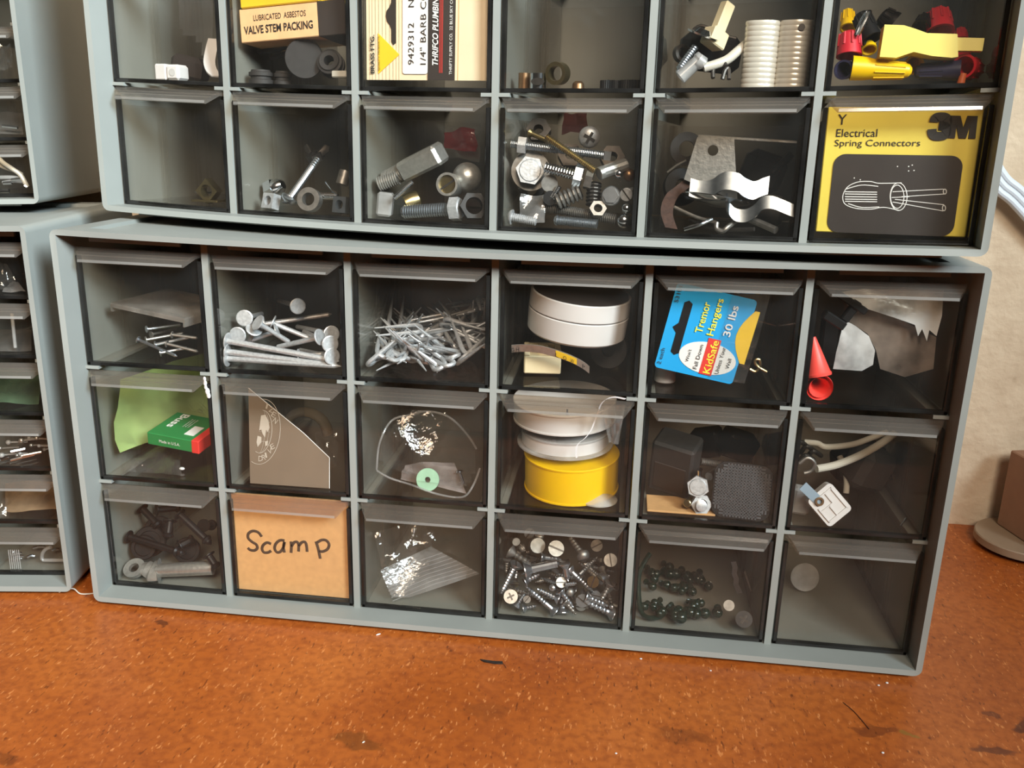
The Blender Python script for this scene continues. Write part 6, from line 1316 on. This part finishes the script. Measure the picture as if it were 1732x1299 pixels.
wnut(1470, 85, .038, 1466, 60, .044, 13, 10, YELLOW, 'yellow connector peeping between the red and the pale yellow one')
b = BM(); A = c.P(1626, 134, .023); lathe(b, [(0, 0), (0, 6 * s_), (16 * s_, 5 * s_), (16 * s_, 0)], frame(V((A.x, A.y, c.fz(1, A.x))), V((A.x + .001, A.y, c.fz(1, A.x) + .01))), 18); put('orange_plug', b, ORANGE, M, 'tiny orange plug between the blue-black and red connectors', 'plug')
pl = [(1078, 262), (1100, 118), (1186, 121), (1232, 135), (1290, 156), (1425, 160), (1428, 262), (1400, 266), (1310, 258), (1230, 240), (1152, 266)]
A = c.P(*q3(1078, 262), .0195); ex = (c.P(*q3(1428, 230), .0215) - c.P(*q3(1078, 230), .0195)).normalized(); ez = V((.02, -1, .10)); ez = (ez - ex * ez.dot(ex)).normalized(); ey = ez.cross(ex); Mx = axes(A, ex, ey, ez)
def onp(x, y): 
    r = c.ray(*q3(x, y)); t = (A - c.o).dot(ez) / r.dot(ez); p = Mx.inverted() @ (c.o + r * t); return (p.x, p.y)
b = BM(); prism(b, [onp(*q) for q in pl][::-1], .0032, Mx, h0=-.0050); bl = BM(); prism(bl, [onp(*q) for q in ((1425, 170), (1553, 173), (1543, 231), (1425, 229))][::-1], .0008, Mx, h0=-.0022)
thing('tab_connector', [('sleeve', b, PALEY), ('blade_cover', bl, PALEY)], M, 'pale yellow flat tab connector lying level above the bright yellow one', 'wire connector', 'twist-on wire connectors')
b = BM(); A, B = c.P(1467, 22, .026), c.P(1449, 60, .024); Mx = frame(A, B); w_ = 9 * s_; L_ = (B - A).length
for x in (-1, 1): tube(b, [Mx @ V((x * w_ * .35, 0, 0)), Mx @ V((x * w_ * .7, 0, L_ * .3)), Mx @ V((x * w_ * .45, 0, L_))], .0009, 8)
tube(b, [Mx @ V((-w_ * .35, 0, 0)), Mx @ V((0, -.001, -.001)), Mx @ V((w_ * .35, 0, 0))], .0010, 8); put('spring_clip', b, CHROME, M, 'small bright spring clip leaning on the black connector', 'clip')

# ---------------------------------------------------------------- small drawers of the two narrow-drawer cabinets
c = LL; M = c.M
def l5(x, y): return (x / 10.825, 900 + y / 10.825)
# hooks and washer in its lowest drawer
p = c.P(92, 944, .026); b = BM(); pts = [p + V((.0075 * math.cos(a), 0, .0075 * math.sin(a))) for a in [PI * .55 + 1.35 * PI * k / 14 for k in range(15)]]
for q in pts: q.z = max(q.z, c.fz(0, q.x) + .0012)
tube(b, pts, .0011, 10); put('clear_hook', b, SHEETY, M, 'cloudy open hook in the lowest small drawer', 'hook')
for k, (a, b2) in enumerate((((18, 944), (40, 941)), ((24, 952), (38, 949)), ((47, 953), (60, 949)), ((22, 961), (40, 957)), ((4, 934), (13, 935)), ((88, 935), (101, 932)), ((57, 937), (78, 937)))):
    b = BM(); A, B = c.P(*a, .024 + .003 * k), c.P(*b2, .026 + .003 * k); A.z = max(A.z, c.fz(0, A.x) + .001); B.z = max(B.z, c.fz(0, B.x) + .001); tube(b, [A, A.lerp(B, .5) + V((0, 0, .0006)), B], .0009, 8); put('clear_pin', b, CHROME, M, 'bright little rod lying beside the cloudy hook in the lowest small drawer', 'pin', 'bright rods in the lowest small drawer')
b = BM()
for k in range(6): A = c.P(15 + 3.4 * k, 936, .0185); tube(b, [A, c.P(19 + 3.4 * k, 968, .0180)], .0003, 6)
put('comb_strip', b, SHEETY, M, 'thin ribbed clear strip standing at the pane of the lowest small drawer', 'strip')
b = BM(); sheet(b, c.P(0, 884, .019), c.P(100, 884, .030), c.P(0, 836, .04), c.P(94, 836, .045), 10, 8, .003, 101, 2); put('copper_paper', b, clear('brown_film', (.72, .52, .34), .5, .2, .05, dust=(.62, .42, .25)), M, 'crumpled copper-brown wrapper in the small drawer second from the bench', 'wrapper')
b = BM(); sheet(b, c.P(0, 880, .0185), c.P(18, 880, .0185), c.P(0, 846, .02), c.P(12, 848, .022), 6, 6, .002, 102, 3); put('clear_scrap', b, FILM, M, 'glinting clear scrap at the pane before the copper-brown wrapper', 'film')
for k, (u, v, r_) in enumerate(((14, 748, 4.2), (36, 745, 4.4), (3, 770, 4.5), (53, 753, 3.2), (49, 741, 3), (62, 741, 3.4), (34, 767, 3), (29, 770, 3), (75, 760, 3), (0, 758, 3.6), (66, 754, 3))):
    p = c.P(u, v, .024 + .002 * (k % 5)); s_ = c.S(p); b = BM(); p.z = max(p.z, c.fz(2, p.x) + r_ * s_); ball(b, p, r_ * s_, 14); d = V((.8, .5, -.15 + .1 * math.sin(k))).normalized(); tube(b, [p, p + d * .010], .0005, 6); put('glass_head_pin', b, ALU if k % 2 else SHEETY, M, 'round-headed pin in the small drawer of beads, third from the bench', 'pin', 'round-headed pins in a small drawer')
for k, (a, b2) in enumerate((((18, 764), (42, 759)), ((18, 779), (58, 768)), ((0, 779), (14, 780)), ((36, 771), (70, 764)))):
    b = BM(); A, B = c.P(*a, .022), c.P(*b2, .026); A.z = max(A.z, c.fz(2, A.x) + .001); B.z = max(B.z, c.fz(2, B.x) + .001); tube(b, [A, B], .0010, 8); put('bright_rod', b, CHROME, M, 'bright thin rod among the round-headed pins of a small drawer', 'rod', 'bright rods among the pins')
b = BM(); sheet(b, c.P(-10, 684, .024), c.P(60, 688, .03), c.P(-10, 628, .05), c.P(66, 628, .05), 8, 8, .0015, 103, 2); put('green_sheet', b, clear('dull_green_film', (.3, .42, .28), .5, .2, .05, dust=(.16, .26, .15)), M, 'dull green sheet filling a small drawer half way up its cabinet', 'sheet')
b = BM(); A = c.P(20, 530, .020); B = c.P(26, 588, .0185); tube(b, [A, A.lerp(B, .5), B], .0009, 8); put('clear_divider_rib', b, SHEETY, M, 'thin clear upright strip in the small drawer below the bright film', 'strip')
b = BM(); sheet(b, c.P(0, 598, .020), c.P(54, 598, .024), c.P(0, 560, .035), c.P(54, 562, .035), 8, 6, .001, 104, 2); put('smoky_film', b, DKFILM, M, 'smoky film lying in the small drawer under the bright crumpled one', 'film')
b = BM(); sheet(b, c.P(0, 492, .019), c.P(34, 494, .022), c.P(0, 446, .03), c.P(12, 448, .03), 10, 10, .003, 105, 3); put('bright_film', b, FILM, M, 'bright crumpled clear film in the top small drawer of the bench-level narrow cabinet', 'film')
b = BM(); sheet(b, c.P(4, 494, .022), c.P(44, 494, .022), c.P(16, 478, .03), c.P(30, 476, .03), 6, 6, .001, 106, 3); put('pale_film', b, MILKY, M, 'pale folded film on the floor beside the bright crumpled one', 'film')
c = UL; M = c.M
for k, P_ in enumerate((((-6, 262, .022), (4, 274, .021), (20, 285, .020), (33, 294, .020), (40, 304, .0195), (46, 316, .0195)), ((-4, 278, .024), (10, 284, .024), (28, 290, .024), (38, 296, .024)), ((0, 300, .02), (20, 300, .02), (36, 302, .021)), ((5, 309, .02), (24, 306, .02), (42, 308, .02)))):
    b = BM(); pts = smoothpath([c.P(*q) for q in P_], 5)
    for q in pts: q.z = max(q.z, c.fz(0, q.x) + .001)
    tube(b, pts, .0014 - .0001 * k, 10); put('clear_strand', b, PEARL if k < 2 else SHEETY, M, 'pale strand of tubing coiled in the lowest small drawer of the set-back cabinet', 'tubing', 'pale strands of tubing')
for k, (a, b2) in enumerate((((20, 304), (36, 303)), ((2, 326), (16, 326)), ((42, 314), (46, 317)), ((6, 310), (20, 309)))):
    b = BM(); A, B = c.P(*a, .019), c.P(*b2, .019); A.z = max(A.z, c.fz(0, A.x) + .0012); B.z = max(B.z, c.fz(0, B.x) + .0012); tube(b, [A, B], .0012, 8); put('bright_rod', b, CHROME, M, 'bright rod among the pale strands of tubing', 'rod', 'bright rods among the tubing')
b = BM(); sheet(b, c.P(-6, 226, .020), c.P(40, 228, .022), c.P(-6, 190, .04), c.P(36, 190, .04), 8, 6, .001, 111, 2); put('grey_film', b, DKFILM, M, 'grey film in the middle of the three small drawers of the set-back cabinet', 'film')
b = BM(); tube(b, [c.P(4, 213, .0185), c.P(30, 216, .0185)], .0010, 8); put('bright_rod', b, CHROME, M, 'bright rod at the pane in front of the grey film', 'rod')
b = BM(); sheet(b, c.P(-6, 116, .020), c.P(22, 118, .022), c.P(-6, 76, .03), c.P(20, 78, .03), 8, 8, .003, 112, 3); put('clear_scrap', b, FILM, M, 'shiny crumpled clear scrap in the highest small drawer in view', 'film')

# ---------------------------------------------------------------- crumbs on the bench
def bp(u, v):
    r = CROT.to_matrix() @ V(((u - 866) / FPX, -(v - 649.5) / FPX, -1)); t = (BZ - CLOC.z) / r.z; return CLOC + r * t
for u, v, w, h, rot, mat, lab in ((640, 1074, .0022, .0008, .7, WHITE, 'white grain on the bench just below the zip bag drawer'), (1084, 1115, .0009, .0007, .3, WHITE, 'tiny white crumb on the bench under the screw drawer'), (1486, 1160, .0009, .0007, 1.9, WHITE, 'tiny white crumb on the bench under the corner drawer, lower of the pair'),
        (1500, 1156, .0009, .0008, .2, WHITE, 'tiny white crumb under the corner drawer, upper of the pair'), (1493, 1274, .0008, .0007, 0, WHITE, 'lone white speck on the stained bench corner'), (615, 1256, .0012, .0007, 1, PEARL, 'pale crumb on the bare middle of the bench'), (1202, 1135, .0007, .0006, 0, WHITE, 'white speck on the bench between two drawers'), (1042, 1275, .0007, .0006, 0, WHITE, 'white speck on the bare bench close to its front')):
    b = BM(); p = bp(u, v); ball(b, p + V((0, 0, h * .45)), h, 10, 0, (1, .8, .55))
    if w > h * 1.3:
        for vv in b.verts: vv.co = p + Matrix.Rotation(rot, 3, 'Z') @ V(((vv.co.x - p.x) * w / h * .7, (vv.co.y - p.y) * .7, vv.co.z - p.z))
    put('crumb', b, mat, Matrix(), lab, 'crumb')
b = BM(); p = bp(831, 1121); prism(b, [(-.0062, .0012), (-.004, -.0003), (.002, -.0012), (.0062, -.0006), (.006, .001), (.001, .0006)], .0008, Matrix.Translation(p + V((0, 0, .0001)))); tube(b, [p + V((.006, 0, .0006)), p + V((.0075, -.002, .0005)), p + V((.0085, -.004, .0004))], .00012, 6)
put('dark_sliver', b, DARKM, Matrix(), 'dark grey sliver of debris lying on the bench below the spool drawers', 'debris')
b = BM(); p = bp(128, 1004); tube(b, smoothpath([p + V((-.010, -.001, .0006)), p + V((-.003, .002, .002)), p + V((.004, -.001, .0008)), p + V((.012, .0015, .0006))], 6), .0004, 6); put('lint', b, PEARL, Matrix(), 'wisp of lint at the corner of the bench-level narrow cabinet', 'lint')
for k, (A, B, r_) in enumerate((((1426, 1189), (1470, 1234), .0004),)):
    b = BM(); tube(b, smoothpath([bp(*A) + V((0, 0, .0003)), bp(1446, 1206) + V((0, 0, .0003)), bp(*B) + V((0, 0, .0003))], 5), .0002, 6); put('dark_hair', b, pbr('brown_fibre', (70, 36, 20), 0.7), Matrix(), 'short dark curved fibre on the bench beside the brown stains', 'fibre')

# ---------------------------------------------------------------- settle every small thing inside its own drawer
def settle():
    bpy.context.view_layer.update()
    for o, Mx in CONTENTS:
        cc = next((k for k in (LC, UC, LL, UL) if k.M is Mx), None)
        if cc is None or o is cc.root or o.name.startswith(('glue_blob', 'thread_tape_end', 'frayed_tape')): continue
        ms = [o] if o.type == 'MESH' else [x for x in o.children_recursive if x.type == 'MESH']
        pts = [cc.Mi @ (x.matrix_world @ v.co) for x in ms for v in x.data.vertices]
        lo = V([min(p[i] for p in pts) for i in range(3)]); hi = V([max(p[i] for p in pts) for i in range(3)]); mid = (lo + hi) / 2
        k = min(cc.nc - 1, max(0, int(mid.x / cc.cp))); r = min(cc.nr - 1, max(0, int((mid.z - ZB - cc.sg(mid.x, mid.z)) / cc.rp)))
        xa = cc.cp * k + (0.0018 if k else T) + 0.0030; xb = cc.cp * (k + 1) - (0.0018 if k < cc.nc - 1 else T) - 0.0030
        za = (ZB + r * cc.rp + 0.0011 if r else T + 0.0004) + 0.0017 + cc.sg(mid.x, mid.z); d = V((0, 0, 0))
        if lo.x < xa and hi.x < xb: d.x = min(xa - lo.x, xb - hi.x)
        elif hi.x > xb and lo.x > xa: d.x = max(xb - hi.x, xa - lo.x)
        if lo.z < za: d.z = za - lo.z
        yb = cc.D - 0.0140
        if lo.y < REC + 0.0027: d.y = REC + 0.0027 - lo.y
        elif hi.y > yb and lo.y > REC + 0.005: d.y = max(yb - hi.y, REC + 0.003 - lo.y)
        if d.length > 1e-5: o.matrix_world = Matrix.Translation(cc.M.to_3x3() @ d) @ o.matrix_world
settle()
